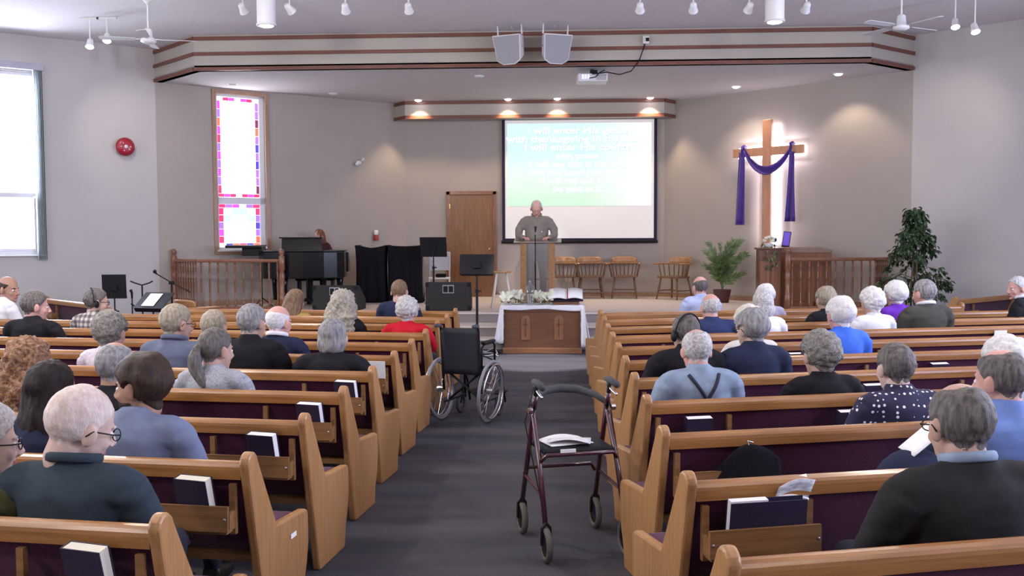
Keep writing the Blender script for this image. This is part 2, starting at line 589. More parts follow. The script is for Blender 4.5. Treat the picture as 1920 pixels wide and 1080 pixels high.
def nave_window(n, M, s0, s1, z0, z1, meet=None):
    r = bpy.data.objects.new('window_%d' % n, None)
    COL.objects.link(r)
    r['kind'] = 'structure'
    fr = MB()
    w_, h_ = s1 - s0, z1 - z0
    c = (s0 + s1) / 2
    for x in (s0 + 0.03, s1 - 0.03):
        fr.box((x, 0.085, (z0 + z1) / 2), (0.06, 0.07, h_), M)
    for z in (z0 + 0.03, z1 - 0.03):
        fr.box((c, 0.085, z), (w_ - 0.12, 0.07, 0.06), M)
    fr.build('window_frame', M_FRAMEW, r, bevel=0.006)
    if meet:
        MB().box((c, 0.08, meet), (w_ - 0.12, 0.06, 0.055), M).build('meeting_rail', M_FRAMEW, r, bevel=0.006)
        MB().box((c, 0.095, (meet + z1) / 2), (w_ - 0.12, 0.008, z1 - meet - 0.08), M).build('pane', M_GLASS, r)
        sb = MB()
        for x in (s0 + 0.08, s1 - 0.08):
            sb.box((x, 0.065, (z0 + meet) / 2), (0.04, 0.035, meet - z0 - 0.1), M)
        sb.box((c, 0.065, z0 + 0.08), (w_ - 0.2, 0.035, 0.04), M)
        sb.box((c, 0.065, meet - 0.03), (w_ - 0.2, 0.035, 0.03), M)
        sb.build('sash', M_FRAMEW, r, bevel=0.004)
        MB().box((c, 0.07, (z0 + meet) / 2), (w_ - 0.2, 0.008, meet - z0 - 0.1), M).build('pane', M_GLASS, r)
    else:
        MB().box((c, 0.09, (z0 + z1) / 2), (w_ - 0.12, 0.008, h_ - 0.12), M).build('pane', M_GLASS, r)
    MB().box((c, -0.012, z0 - 0.012), (w_ + 0.06, 0.07, 0.024), M).build('window_sill', M_FRAMEW, r, bevel=0.006)
    return r


nave_window(1, M_LW, *win1, meet=2.44)
nm = 3
for h in holesL:
    nave_window(nm, M_SL, *h, meet=2.4)
    nm += 1
for h in holesR:
    nave_window(nm, M_SR, *h, meet=2.4)
    nm += 1
# vertical blind drawn to the right of window_1, with its head rail
bl = thing('vertical_blind', 'pale vertical blind drawn to the side of the large nave window', 'blind', tuple(M_LW @ Vector((1.50, -0.05, 4.5))), math.atan2((PL - WL).y, (PL - WL).x))
MB().box((-0.72, 0.0, -0.02), (1.66, 0.10, 0.11)).build('head_rail', mat('blind_rail', (0.42, 0.41, 0.50), 0.7), bl, bevel=0.01)
M_VANE = mat('blind_vane', (0.44, 0.50, 0.52), 0.7, var=0.05, trans=0.0)
for i in range(7):
    MB().box((0.085 - i * 0.022, 0.0, -1.59), (0.004, 0.088, 3.04), RZ(0)).build('vane', M_VANE, bl)

# ---- stained glass window on the diagonal wall
r = bpy.data.objects.new('window_2', None)
COL.objects.link(r)
r['kind'] = 'structure'
s0, s1, z0, z1 = win2
M = M_DL
cas = MB()
for x in (s0 - 0.03, s1 + 0.03):
    cas.box((x, -0.012, (z0 + z1) / 2), (0.075, 0.03, z1 - z0 + 0.13), M)
for z in (z0 - 0.03, z1 + 0.03):
    cas.box(((s0 + s1) / 2, -0.014, z), (s1 - s0 + 0.135, 0.034, 0.075), M)
cas.build('casing', M_TRIMW, r, bevel=0.006)
fr = MB()
for x in (s0 + 0.025, s1 - 0.05):
    fr.box((x, 0.075, (z0 + z1) / 2), (0.05 if x < s0 + 0.1 else 0.10, 0.06, z1 - z0), M)
for z, hh in ((z0 + 0.03, 0.06), (z1 - 0.025, 0.05)):
    fr.box(((s0 + s1) / 2, 0.075, z), (s1 - s0, 0.06, hh), M)
fr.box(((s0 + s1) / 2, 0.075, 2.405), (s1 - s0, 0.06, 0.12), M)
fr.build('window_frame', M_FRAMEW, r, bevel=0.005)
gx0, gx1 = s0 + 0.055, s1 - 0.105
COLS = {'r': ((0.80, 0.03, 0.14), 0.95), 'm': ((0.75, 0.06, 0.62), 1.1), 'v': ((0.34, 0.14, 1.0), 1.1), 'o': ((0.75, 0.16, 0.08), 0.8), 'w': ((1.0, 0.95, 1.0), 2.0), 'c': ((0.50, 0.92, 1.0), 1.0), 'y': ((0.98, 0.98, 0.55), 1.0), 'b': ((0.10, 0.06, 0.55), 0.6), 'd': ((0.25, 0.03, 0.08), 0.5), 'g': ((0.65, 1.0, 0.80), 1.0), 'W': ((1.0, 0.98, 1.0), 7.5)}


def pane(x0, x1, za, zb, c):
    MB().box(((x0 + x1) / 2, 0.08, (za + zb) / 2), (x1 - x0 - 0.006, 0.012, zb - za - 0.006), M).build('pane', glow('stained_' + c, *COLS[c]), r)


BW = 0.062
pane(gx0 + BW, gx1 - BW, 2.47 + 0.075, 4.275 - 0.065, 'W')
ls = 'mvomrvmvmvr'
rs = 'vvdovbvbvvd'
for i in range(11):
    za = 2.47 + 0.065 + i * (1.675 / 11)
    zb = za + 1.675 / 11
    pane(gx0, gx0 + BW, za, zb, ls[10 - i])
    pane(gx1 - BW, gx1, za, zb, rs[10 - i])
for i in range(7):
    xa = gx0 + i * (gx1 - gx0) / 7
    xb = xa + (gx1 - gx0) / 7
    pane(xa, xb, 4.212, 4.275, 'wrmwmrw'[i])
    pane(xa, xb, 2.47, 2.535, 'rmrwrmr'[i])
# lower light: coloured border round a pale arch with yellow fields
zl0, zl1 = 1.56, 2.345
for i in range(5):
    za = zl0 + 0.07 + i * (zl1 - zl0 - 0.14) / 5
    zb = za + (zl1 - zl0 - 0.14) / 5
    pane(gx0, gx0 + 0.09, za, zb, 'rmvrr'[i])
    pane(gx1 - 0.08, gx1, za, zb, 'ovbvr'[i])
for i in range(6):
    xa = gx0 + i * (gx1 - gx0) / 6
    xb = xa + (gx1 - gx0) / 6
    pane(xa, xb, zl0, zl0 + 0.07, 'wborbo'[i])
    pane(xa, xb, zl1 - 0.07, zl1, 'rvmwvr'[i])
ax0, ax1 = gx0 + 0.09, gx1 - 0.08
cx = (ax0 + ax1) / 2
for i in range(4):
    for j in range(5):
        xa = ax0 + i * (ax1 - ax0) / 4
        za = zl0 + 0.07 + j * (zl1 - zl0 - 0.14) / 5
        pane(xa, xa + (ax1 - ax0) / 4, za, za + (zl1 - zl0 - 0.14) / 5, ['gyyg', 'ywwy', 'wwww', 'cwwc', 'wccw'][j][i])
MB().box((cx, 0.0, z0 - 0.005), (s1 - s0, 0.10, 0.03), M).build('window_sill', M_FRAMEW, r, bevel=0.006)

# ---- door in the back wall
r = bpy.data.objects.new('door_1', None)
COL.objects.link(r)
r['kind'] = 'structure'
MB().box(((door_x0 + door_x1) / 2, 19.585, STAGE + door_h / 2), (door_x1 - door_x0, 0.045, door_h)).build('panel', M_DOOR, r, bevel=0.004)
fr = MB()
for x in (door_x0 - 0.035, door_x1 + 0.035):
    fr.box((x, 19.585, STAGE + door_h / 2 + 0.035), (0.075, 0.07, door_h + 0.07))
fr.box(((door_x0 + door_x1) / 2, 19.585, STAGE + door_h + 0.04), (door_x1 - door_x0 + 0.145, 0.07, 0.075))
fr.build('door_frame', M_CHERRY, r, bevel=0.006)
kn = MB().lathe([(0.032, 0), (0.032, 0.008), (0.012, 0.012), (0.012, 0.035), (0.028, 0.045), (0.030, 0.06), (0.018, 0.072)], 14, T(door_x1 - 0.07, 19.562, STAGE + 0.98) @ RX(pi / 2))
kn.build('door_knob', M_BRASS, r, smooth=True)
hg = MB()
for z in (0.25, 1.05, 1.85):
    hg.box((door_x0 - 0.003, 19.556, STAGE + z), (0.02, 0.012, 0.09))
hg.build('hinge', M_BRASS, r)

# ================================================================== pews
XLE, XRE, YL0, YR0, RS = -1.2939, 0.4823, 3.0002, 2.738, 0.8776
AL, AR = 0.1177, 0.2511
SEATZ = 0.44
ORD = ['first', 'second', 'third', 'fourth', 'fifth', 'sixth', 'seventh', 'eighth', 'ninth', 'tenth', 'eleventh']


def row_frame(side, k):
    """origin at the aisle end of a pew's top rail (on the floor) and its turn; local x along the pew, y towards the stage"""
    if side < 0:
        return (XLE, YL0 + k * RS, 0), -AL
    return (XRE, YR0 + k * RS, 0), AR


END_POLY = [(-0.048, 0.815), (-0.040, 0.838), (-0.022, 0.855), (0.0, 0.860), (0.022, 0.855), (0.042, 0.838), (0.055, 0.81), (0.235, 0.485), (0.555, 0.462), (0.580, 0.455), (0.595, 0.438), (0.598, 0.30), (0.575, 0.20), (0.54, 0.12), (0.52, 0.0), (0.135, 0.0), (0.105, 0.12)]


def end_panel_mesh():
    return MB().prism(END_POLY, 'x', -0.022, 0.022)


def rail_poly():
    c, r = 0.786, 0.034
    pts = [(-0.034, 0.748)]
    for i in range(9):
        a = pi - pi * i / 8
        pts.append((r * cos(a), c + 0.034 * sin(a)))
    pts.append((0.034, 0.748))
    return pts[::-1]


SHEET = {}


def make_pew(label, x0, x1, loc, rz, group, racks=True, rail_near=M_OAKX):
    t = thing('pew', label, 'pew', loc, rz, group)
    L_ = x1 - x0
    key = (round(x0, 3), round(x1, 3))
    if key not in SHEET:
        d = {}
        d['end'] = end_panel_mesh().mesh('pew_end', M_OAKZ)
        d['rail'] = MB().prism(rail_poly(), 'x', x0 + 0.02, x1 - 0.02).mesh('pew_rail', M_OAKX)
        # leaning upholstered back, cushion, wooden seat board and front
        bk = [(-0.012, 0.752), (0.030, 0.752), (0.165, 0.47), (0.215, 0.40), (0.165, 0.385), (0.105, 0.44)]
        d['back'] = MB().prism(bk, 'x', x0 + 0.022, x1 - 0.022).mesh('pew_back', M_BURG)
        cu = [(0.17, 0.388), (0.175, 0.43), (0.21, 0.446), (0.53, 0.452), (0.575, 0.440), (0.585, 0.41), (0.578, 0.388)]
        d['seat'] = MB().prism(cu, 'x', x0 + 0.022, x1 - 0.022).mesh('pew_seat', M_BURG)
        d['board'] = MB().prism([(0.10, 0.36), (0.10, 0.388), (0.575, 0.388), (0.575, 0.33), (0.545, 0.33), (0.545, 0.36)], 'x', x0 + 0.022, x1 - 0.022).mesh('pew_board', M_OAKD)
        mid = MB()
        n = max(1, round(L_ / 2.2))
        for i in range(1, n):
            x = x0 + L_ * i / n
            mid.prism([(0.13, 0.0), (0.5, 0.0), (0.53, 0.36), (0.12, 0.36)], 'x', x - 0.018, x + 0.018)
        d['mid'] = mid.mesh('pew_support', M_OAKD) if mid.v else None
        SHEET[key] = d
    d = SHEET[key]

    def put(nm, me, x=0, bev=0):
        o = bpy.data.objects.new(nm, me)
        COL.objects.link(o)
        o.parent = t
        o.location = (x, 0, 0)
        if bev:
            q = o.modifiers.new('bevel', 'BEVEL')
            q.width = bev
            q.segments = 2
            q.limit_method = 'ANGLE'
        return o
    put('end_panel', d['end'], x0, 0.012)
    put('end_panel', d['end'], x1, 0.012)
    put('top_rail', d['rail'])
    put('backrest', d['back'], 0, 0.008)
    put('seat_cushion', d['seat'], 0, 0.012)
    put('seat_board', d['board'])
    if d['mid']:
        put('support', d['mid'])
    if racks:
        sgn = 1 if x1 > -x0 else -1
        spots = [0.045]
        if L_ > 3:
            spots.append(1.95)
        for s_ in spots:
            rk = bpy.data.objects.new('book_rack', SHEET.setdefault('rack', rack_mesh()))
            COL.objects.link(rk)
            rk.parent = t
            rk.location = ((s_ if sgn > 0 else -s_ - 0.45), 0, 0)
            for x in (0.012, 0.438):
                st = bpy.data.objects.new('rack_bracket', SHEET.setdefault('bracket', MB().box((0, -0.026, 0.625), (0.026, 0.024, 0.21)).mesh('rack_bracket', M_OAKD)))
                COL.objects.link(st)
                st.parent = rk
                st.location = (x, 0, 0)
            for x in (0.012, 0.438):
                st = bpy.data.objects.new('screw', SHEET.setdefault('screw', MB().lathe([(0.006, 0), (0.006, 0.003), (0.003, 0.005)], 8, T(0, -0.106, 0.60) @ RX(pi / 2)).mesh('screw', M_STEEL)))
                COL.objects.link(st)
                st.parent = rk
                st.location = (x, 0, 0)
    return t


def rack_mesh():
    mb = MB()
    mb.box((0.225, -0.098, 0.60), (0.45, 0.016, 0.105))
    mb.box((0.225, -0.045, 0.542), (0.43, 0.10, 0.014))
    for x in (0.006, 0.444):
        mb.box((x, -0.06, 0.585), (0.012, 0.07, 0.075))
    return mb.mesh('book_rack', M_OAKD)


PEWS = {}
LEN_L = [4.85] * 8 + [5.60, 4.30, 3.69]
LEN_R = [5.3] * 10 + [4.88]
for k in range(11):
    loc, rz = row_frame(-1, k)
    PEWS[-1, k] = make_pew('oak pew with burgundy back in the block left of the aisle, %s from the camera' % ORD[k], -LEN_L[k], 0, loc, rz, 'pews left of the aisle')
    loc, rz = row_frame(1, k)
    PEWS[1, k] = make_pew('oak pew with burgundy back in the block right of the aisle, %s from the camera' % ORD[k], 0, LEN_R[k], loc, rz, 'pews right of the aisle')
# label plate on one end panel
MB().box((0.026, 0.40, 0.385), (0.003, 0.062, 0.022)).build('paper_label', M_PAPER, PEWS[-1, 1])
make_pew('short oak pew angled beside the left wall, behind the man with headphones', 0, 2.15, (-7.87, 14.30, 0), math.atan2(-1.45, 1.66), 'short side pews')
make_pew('short oak pew angled beside the right wall under the leafy tree', 0, 1.75, (5.59, 13.88, 0), 0.72, 'short side pews')

# ---- hymnals standing in the racks
HY = {}


def hymnal(side, k, x, label, w_=0.155, h_=0.215, yaw=0.0, tilt=0.22, cover=M_COVER, z=0.553, u=-0.035, pages=M_PAGES, name='hymnal'):
    loc, rz = row_frame(side, k)
    M = T(*loc) @ RZ(rz)
    p = M @ Vector((x, u, z))
    t = thing(name, label, 'book', p, rz + yaw, 'books in the pew racks')
    key = (w_, h_, cover.name, pages.name)
    if key not in HY:
        th = 0.046
        mb = MB()
        mb.box((0, -th / 2, h_ / 2), (w_, 0.004, h_))
        mb.box((0, th / 2, h_ / 2), (w_, 0.004, h_))
        mb.box((-w_ / 2 + 0.002, 0, h_ / 2), (0.004, th, h_))
        HY[key] = (mb.mesh('cover', cover), MB().box((0.001, 0, h_ / 2), (w_ - 0.010, th - 0.006, h_ - 0.003)).mesh('pages', pages))
    for nm, me in zip(('cover', 'pages'), HY[key]):
        o = bpy.data.objects.new(nm, me)
        COL.objects.link(o)
        o.parent = t
        o.rotation_euler = (tilt, 0, 0)
    return t


hymnal(-1, 0, -0.21, 'dark hymnal with yellowed page edges in the nearest left pew rack', yaw=-0.16)
hymnal(-1, 1, -0.20, 'dark hymnal with cream page edges behind the white-haired man\'s pew, second pew from camera', yaw=-0.16)
hymnal(-1, 2, -0.19, 'dark hymnal in the rack of the third pew left of the aisle', pages=M_PAPER, yaw=-0.16)
hymnal(-1, 3, -0.18, 'dark hymnal in the rack of the fourth pew left of the aisle', pages=M_PAPER, yaw=-0.16)
hymnal(-1, 4, -0.16, 'dark hymnal in the rack of the fifth pew left of the aisle', pages=M_PAPER, yaw=-0.16)
RH = dict(pages=M_PAPER, h_=.182)
hymnal(1, 3, 0.283, 'dark hymnal in the right block rack just behind the man in suspenders', **RH)
hymnal(1, 3, 1.214, 'dark hymnal just left of the polka dot woman, behind the fourth right pew', **RH)
hymnal(1, 6, 1.582, 'dark hymnal behind the seventh right pew, right of the woman in navy', **RH)
hymnal(1, 5, 2.568, 'dark hymnal behind the sixth right pew, above and right of the polka dot woman', **RH)
hymnal(1, 4, 1.681, 'dark hymnal behind the fifth right pew, just left of the polka dot woman\'s head', **RH)

# ================================================================== people
def remesh(mb, vox, smooth_it=4, fac=0.5):
    me = mb.mesh('tmp', M_WHITE)
    o = bpy.data.objects.new('tmp', me)
    COL.objects.link(o)
    r_ = o.modifiers.new('r', 'REMESH')
    r_.mode = 'VOXEL'
    r_.voxel_size = vox
    s_ = o.modifiers.new('s', 'SMOOTH')
    s_.factor = fac
    s_.iterations = smooth_it
    dg = bpy.context.evaluated_depsgraph_get()
    e = o.evaluated_get(dg)
    m2 = bpy.data.meshes.new_from_object(e, depsgraph=dg)
    V = np.empty(len(m2.vertices) * 3)
    m2.vertices.foreach_get('co', V)
    V = V.reshape(-1, 3)
    F = [tuple(p.vertices) for p in m2.polygons]
    bpy.data.objects.remove(o)
    bpy.data.meshes.remove(m2)
    bpy.data.meshes.remove(me)
    return V, F


def normals(V, F):
    N = np.zeros_like(V)
    A = np.array([f[:3] for f in F])
    fn = np.cross(V[A[:, 1]] - V[A[:, 0]], V[A[:, 2]] - V[A[:, 0]])
    for f, n_ in zip(F, fn):
        for i in f:
            N[i] += n_
    N /= np.maximum(np.linalg.norm(N, axis=1, keepdims=True), 1e-9)
    return N


def nz(p, f, o=0.0):
    return noise.noise(Vector((p[0] * f + o, p[1] * f, p[2] * f)))


# ---- head (local: x right, y towards the face, z up; about 0.24 m tall)
hb = MB()
hb.ell((0, -0.012, 0.030), (0.077, 0.098, 0.095))
hb.ell((0, 0.025, -0.020), (0.066, 0.066, 0.095))
hb.ell((0, 0.028, -0.066), (0.055, 0.058, 0.050))
hb.ell((0, 0.072, -0.096), (0.022, 0.018, 0.018))
hb.tube([(0, 0.086, 0.018), (0, 0.098, -0.008), (0, 0.110, -0.030), (0, 0.098, -0.040)], [0.009, 0.011, 0.015, 0.010])
hb.ell((0, 0.076, 0.022), (0.046, 0.015, 0.010))
for sx in (-1, 1):
    hb.ell((sx * 0.038, 0.060, -0.030), (0.022, 0.020, 0.022))
    hb.ell((sx * 0.012, 0.100, -0.036), (0.009, 0.010, 0.008))
    hb.ell((0, 0, 0), (0.010, 0.021, 0.034), M=T(sx * 0.082, -0.006, -0.008) @ RZ(-sx * 0.45) @ RX(-0.15))
hb.ell((0, 0.088, -0.060), (0.022, 0.010, 0.007))
hb.ell((0, 0.086, -0.070), (0.019, 0.010, 0.007))
hb.tube([(0, -0.020, -0.05), (0, -0.030, -0.12), (0, -0.034, -0.20)], [0.055, 0.052, 0.050], 14)
HV, HF = remesh(hb, 0.0062, 3)
HN = normals(HV, HF)
# eyes
eb = MB()
for sx in (-1, 1):
    eb.ell((sx * 0.031, 0.0745, 0.000), (0.0135, 0.0125, 0.0105), 10, 8)
EYV, EYF = np.array(eb.v), eb.f
ib = MB()
for sx in (-1, 1):
    ib.ell((sx * 0.031, 0.0840, -0.001), (0.006, 0.0045, 0.006), 8, 6)
IRV, IRF = np.array(ib.v), ib.f

# ---- hand (palm towards -z, fingers along +y), about 0.18 m
gb = MB()
gb.ell((0, 0.045, 0), (0.040, 0.052, 0.015), 12, 8)
for i, (x, l_) in enumerate(((-0.030, 0.062), (-0.010, 0.075), (0.011, 0.070), (0.030, 0.054))):
    gb.tube([(x * 0.8, 0.070, 0.002), (x, 0.095, 0.000), (x * 1.08, 0.095 + l_ * 0.45, -0.010), (x * 1.1, 0.095 + l_ * 0.78, -0.028)], [0.0095, 0.0090, 0.0080, 0.0062], 7)
gb.tube([(-0.026, 0.025, -0.002), (-0.050, 0.055, -0.010), (-0.056, 0.082, -0.020)], [0.013, 0.011, 0.008], 7)
GV, GF = np.array(gb.v), gb.f


def body(kind):
    """returns V, F, region (0 skin, 1 top, 2 legs, 3 shoes)"""
    b_ = MB()
    caps = []

    def limb(lab, pts, rr, n=10):
        b_.tube(pts, rr, n)
        for p, q, r_ in zip(pts, pts[1:], rr):
            caps.append((lab, np.array(p), np.array(q), r_))
    if kind in ('seated_man', 'seated_woman', 'pianist'):
        f = 1.0 if kind == 'seated_man' else 0.87
        secs = [(0, 0.0, 0.442, .155, .12), (0, 0.0, .47, .178 * (1 if f == 1 else 1.02), .150), (0, -0.01, .54, .176, .150), (0, -0.035, .63, .165 * f, .130), (0, -0.065, .73, .168 * f, .122), (0, -0.085, .81, .180 * f, .118), (0, -0.100, .885, .186 * f, .106), (0, -0.105, .935, .165 * f, .085), (0, -0.100, .968, .105, .066), (0, -0.090, .995, .071, .066), (0, -0.085, 1.03, .056, .056)]
        b_.loft(secs, 24)
        for a, c in zip(secs[:-3], secs[1:-2]):
            caps.append((1, np.array((-a[3] * .5, a[1], a[2])), np.array((a[3] * .5, c[1], c[2])), 0.11))
        caps.append((0, np.array((0, -0.09, 1.01)), np.array((0, -0.08, 1.06)), 0.055))
        sh = 0.195 * f
        for sx in (-1, 1):
            limb(1, [(sx * 0.05, -0.10, .945), (sx * sh * .8, -0.105, .93), (sx * sh, -0.10, .90)], [.055, .062, .066], 12)
            if kind == 'pianist':
                el, ha = (sx * 0.27, 0.03, .70), (sx * 0.20, 0.30, .72)
            else:
                el, ha = (sx * (sh + 0.055), 0.00, .665), (sx * 0.085, 0.20, .575)
            limb(1, [(sx * sh, -0.10, .90), (sx * (sh + .035), -0.06, .78), el], [.066, .056, .046])
            wr = tuple(el[i] + (ha[i] - el[i]) * .93 for i in range(3))
            limb(1, [el, wr], [.046, .034])
            limb(0, [wr, ha], [.027, .024])
            limb(2, [(sx * .09, 0.01, .545), (sx * .11, .20, .545), (sx * .12, .38, .505)], [.095, .078, .062])
            limb(2, [(sx * .12, .38, .500), (sx * .12, .37, .28), (sx * .12, .36, .11)], [.060, .052, .040])
            limb(3, [(sx * .12, .34, .06), (sx * .125, .43, .045), (sx * .13, .53, .035)], [.050, .045, .032])
    else:   # standing
        secs = [(0, 0, .78, .12, .10), (0, 0, .84, .175, .135), (0, .01, .93, .190, .150), (0, .02, 1.03, .190, .150), (0, .01, 1.14, .186, .138), (0, 0.0, 1.25, .192, .128), (0, -.01, 1.35, .196, .112), (0, -.02, 1.42, .170, .086), (0, -.025, 1.46, .105, .066), (0, -.02, 1.49, .071, .066), (0, -.012, 1.53, .058, .058)]
        b_.loft(secs, 24)
        for a, c in zip(secs[2:-3], secs[3:-2]):
            caps.append((1, np.array((-a[3] * .5, a[1], a[2])), np.array((a[3] * .5, c[1], c[2])), 0.12))
        caps.append((2, np.array((-.08, 0, .84)), np.array((.08, 0, .84)), .12))
        caps.append((0, np.array((0, -0.02, 1.52)), np.array((0, -0.01, 1.58)), 0.055))
        for sx in (-1, 1):
            limb(1, [(sx * 0.05, -.02, 1.435), (sx * .17, -.02, 1.42), (sx * .205, -.02, 1.385)], [.055, .064, .070], 12)
            el = (sx * .300, .06, 1.13)
            ha = (sx * .20, .30, 1.11)
            limb(1, [(sx * .205, -.02, 1.385), (sx * .285, .01, 1.26), el], [.072, .064, .054])
            wr = tuple(el[i] + (ha[i] - el[i]) * .95 for i in range(3))
            limb(1, [el, wr], [.054, .038])
            limb(0, [wr, ha], [.028, .025])
            limb(2, [(sx * .095, 0, .86), (sx * .105, .01, .68), (sx * .11, .01, .48)], [.105, .088, .066])
            limb(2, [(sx * .11, .01, .48), (sx * .11, -.01, .28), (sx * .11, -.02, .10)], [.064, .058, .045])
            limb(3, [(sx * .11, -.03, .055), (sx * .12, .06, .045), (sx * .125, .16, .035)], [.052, .048, .036])
    V, F = remesh(b_, 0.0155, 5)
    C = np.array([V[list(f_)].mean(0) for f_ in F])
    best = np.full(len(C), 9.0)
    reg = np.zeros(len(C), int)
    for lab, p, q, r_ in caps:
        d = q - p
        t_ = np.clip(((C - p) @ d) / (d @ d), 0, 1)
        dist = np.linalg.norm(C - (p + t_[:, None] * d), axis=1) - r_
        k_ = dist < best
        best[k_] = dist[k_]
        reg[k_] = lab
    # hands with five fingers, curled on the lap, keys or lectern
    hv, hf = [], []
    for sx in (-1, 1):
        if kind == 'standing':
            w_, aim = Vector((sx * .20, .29, 1.115)), Vector((-sx * .45, 0.9, -0.10))
        elif kind == 'pianist':
            w_, aim = Vector((sx * .20, .29, .72)), Vector((-sx * 0.05, 1, -0.15))
        else:
            w_, aim = Vector((sx * .095, .19, .58)), Vector((-sx * 0.5, .8, -.12))
        aim.normalize()
        xx = aim.cross(Vector((0, 0, 1))).normalized()
        zz = xx.cross(aim)
        for v in GV:
            hv.append(tuple(w_ + xx * (v[0] * (1 if sx > 0 else -1)) + aim * v[1] + zz * v[2]))
        o_ = len(V) + (0 if sx < 0 else len(GV))
        hf += [tuple(i + o_ for i in f_) for f_ in GF]
    V = np.vstack([V, np.array(hv)])
    F = F + hf
    reg = np.concatenate([reg, np.zeros(len(hf), int)])
    return V, F, reg, normals(V, F)


BODY = {k: body(k) for k in ('seated_man', 'seated_woman', 'pianist', 'standing')}
NECKZ = {'seated_man': 0.985, 'seated_woman': 0.985, 'pianist': 0.985, 'standing': 1.485}
SEATY = {'seated_man': -0.09, 'seated_woman': -0.09, 'pianist': -0.09, 'standing': -0.015}


# ---- hair
def sstep(x, a, b_):
    t_ = np.clip((x - a) / (b_ - a), 0, 1)
    return t_ * t_ * (3 - 2 * t_)


def scalp(thick, kind='full', namp=0.0, nfreq=30, skew=(1, 1, 1), back=0.0):
    """hair cap grown from the head surface"""
    x, y, z = HV[:, 0], HV[:, 1], HV[:, 2]
    m_ = sstep(.75 * z - .8 * y + .010, 0.0, 0.014)
    ear = sstep(np.abs(x), .074, .080) * sstep(-z, -0.035, -0.025) * sstep(y, -.032, -.022)
    m_ = m_ * (1 - ear)
    if kind == 'bald':
        m_ = m_ * (1 - sstep(z + .22 * y, .052, .072))
    if kind == 'spot':
        d_ = np.sqrt(x ** 2 * .8 + (y - .005) ** 2 * .6 + (z - .125) ** 2)
        m_ = m_ * (.12 + .88 * sstep(d_ + .006 * np.array([nz(p, 60) for p in HV]), .030, .066))
    if kind == 'recede':
        m_ = m_ * (1 - sstep(.55 * y + .8 * z, .092, .105) * sstep(y, -.02, .02))
    t_ = m_ * (thick + back * sstep(-y, 0.0, 0.08)) * (.30 + .70 * sstep(z + .25 * y, -.10, .0)) - .0045
    if namp:
        t_ = t_ + m_ * namp * np.array([nz((p[0] * skew[0], p[1] * skew[1], p[2] * skew[2]), nfreq) for p in HV])
    V = HV + HN * t_[:, None]
    keep = [f_ for f_ in HF if max(m_[i] for i in f_) > 0.01]
    return V, keep


def volume(mb, vox=0.009, namp=0.006, nfreq=45, skew=(1, 1, 0.25), it=3):
    V, F = remesh(mb, vox, it)
    N = normals(V, F)
    d_ = np.array([nz((p[0] * skew[0], p[1] * skew[1], p[2] * skew[2]), nfreq) + 0.5 * nz((p[0] * skew[0], p[1] * skew[1], p[2] * skew[2]), nfreq * 2.1, 7) for p in V])
    return V + N * (namp * d_)[:, None], F


HAIR = {}
HAIR['short'] = scalp(.013, namp=.004, nfreq=60)
HAIR['buzz'] = scalp(.008, namp=.002, nfreq=80)
HAIR['bald'] = scalp(.009, 'bald', namp=.003, nfreq=60)
HAIR['spot'] = scalp(.011, 'spot', namp=.003, nfreq=60)
HAIR['recede'] = scalp(.011, 'recede', namp=.003, nfreq=60)
HAIR['wispy'] = scalp(.0085, 'recede', namp=.002, nfreq=50)
HAIR['thick'] = scalp(.024, namp=.008, nfreq=26, back=.006)
HAIR['curly'] = scalp(.030, namp=.013, nfreq=48, back=.008)
HAIR['perm'] = scalp(.036, namp=.010, nfreq=36, back=.004)
hv = MB()
hv.ell((0, -.024, .036), (.090, .104, .100))
hv.ell((0, -.045, -.030), (.096, .080, .085))
HAIR['bob'] = volume(hv, namp=.006)
hv = MB()
hv.ell((0, -.022, .034), (.089, .103, .099))
hv.loft([(0, -.035, .06, .085, .075), (0, -.045, -.02, .098, .070), (0, -.060, -.10, .105, .060), (0, -.080, -.20, .110, .045), (0, -.090, -.28, .095, .032)], 20)
HAIR['long'] = volume(hv, namp=.007)
hv = MB()
hv.ell((0, -.028, .034), (.098, .106, .104))
hv.loft([(0, -.035, .06, .098, .080), (0, -.045, -.02, .122, .085), (0, -.060, -.10, .135, .080), (0, -.080, -.19, .128, .060), (0, -.085, -.26, .09, .04)], 22)
HAIR['longcurly'] = volume(hv, namp=.018, nfreq=34, skew=(1, 1, 0.8))
pv, pf = scalp(.012, namp=.0015, nfreq=60)
hv = MB()
hv.tube([(0, -.095, .030), (0, -.125, .022), (0, -.140, -.03), (0, -.130, -.10), (0, -.120, -.17), (0, -.118, -.215)], [.022, .020, .034, .040, .036, .016], 12)
qv, qf = volume(hv, .008, .004, 60)
HAIR['ponytail'] = (np.vstack([pv, qv]), pf + [tuple(i + len(pv) for i in f_) for f_ in qf])


def hair_mat(name, c1, c2, curl=False):
    return mat('hair_' + name, c1, c2=c2, rough=0.55, scale=60 if curl else 22, stretch=(1, 1, 1) if curl else (3, 3, 0.5), bump=(0.4 if c2[0] > 0.57 else 0.9) if curl else 0.5, bscale=110 if curl else 90, spec=0.22)


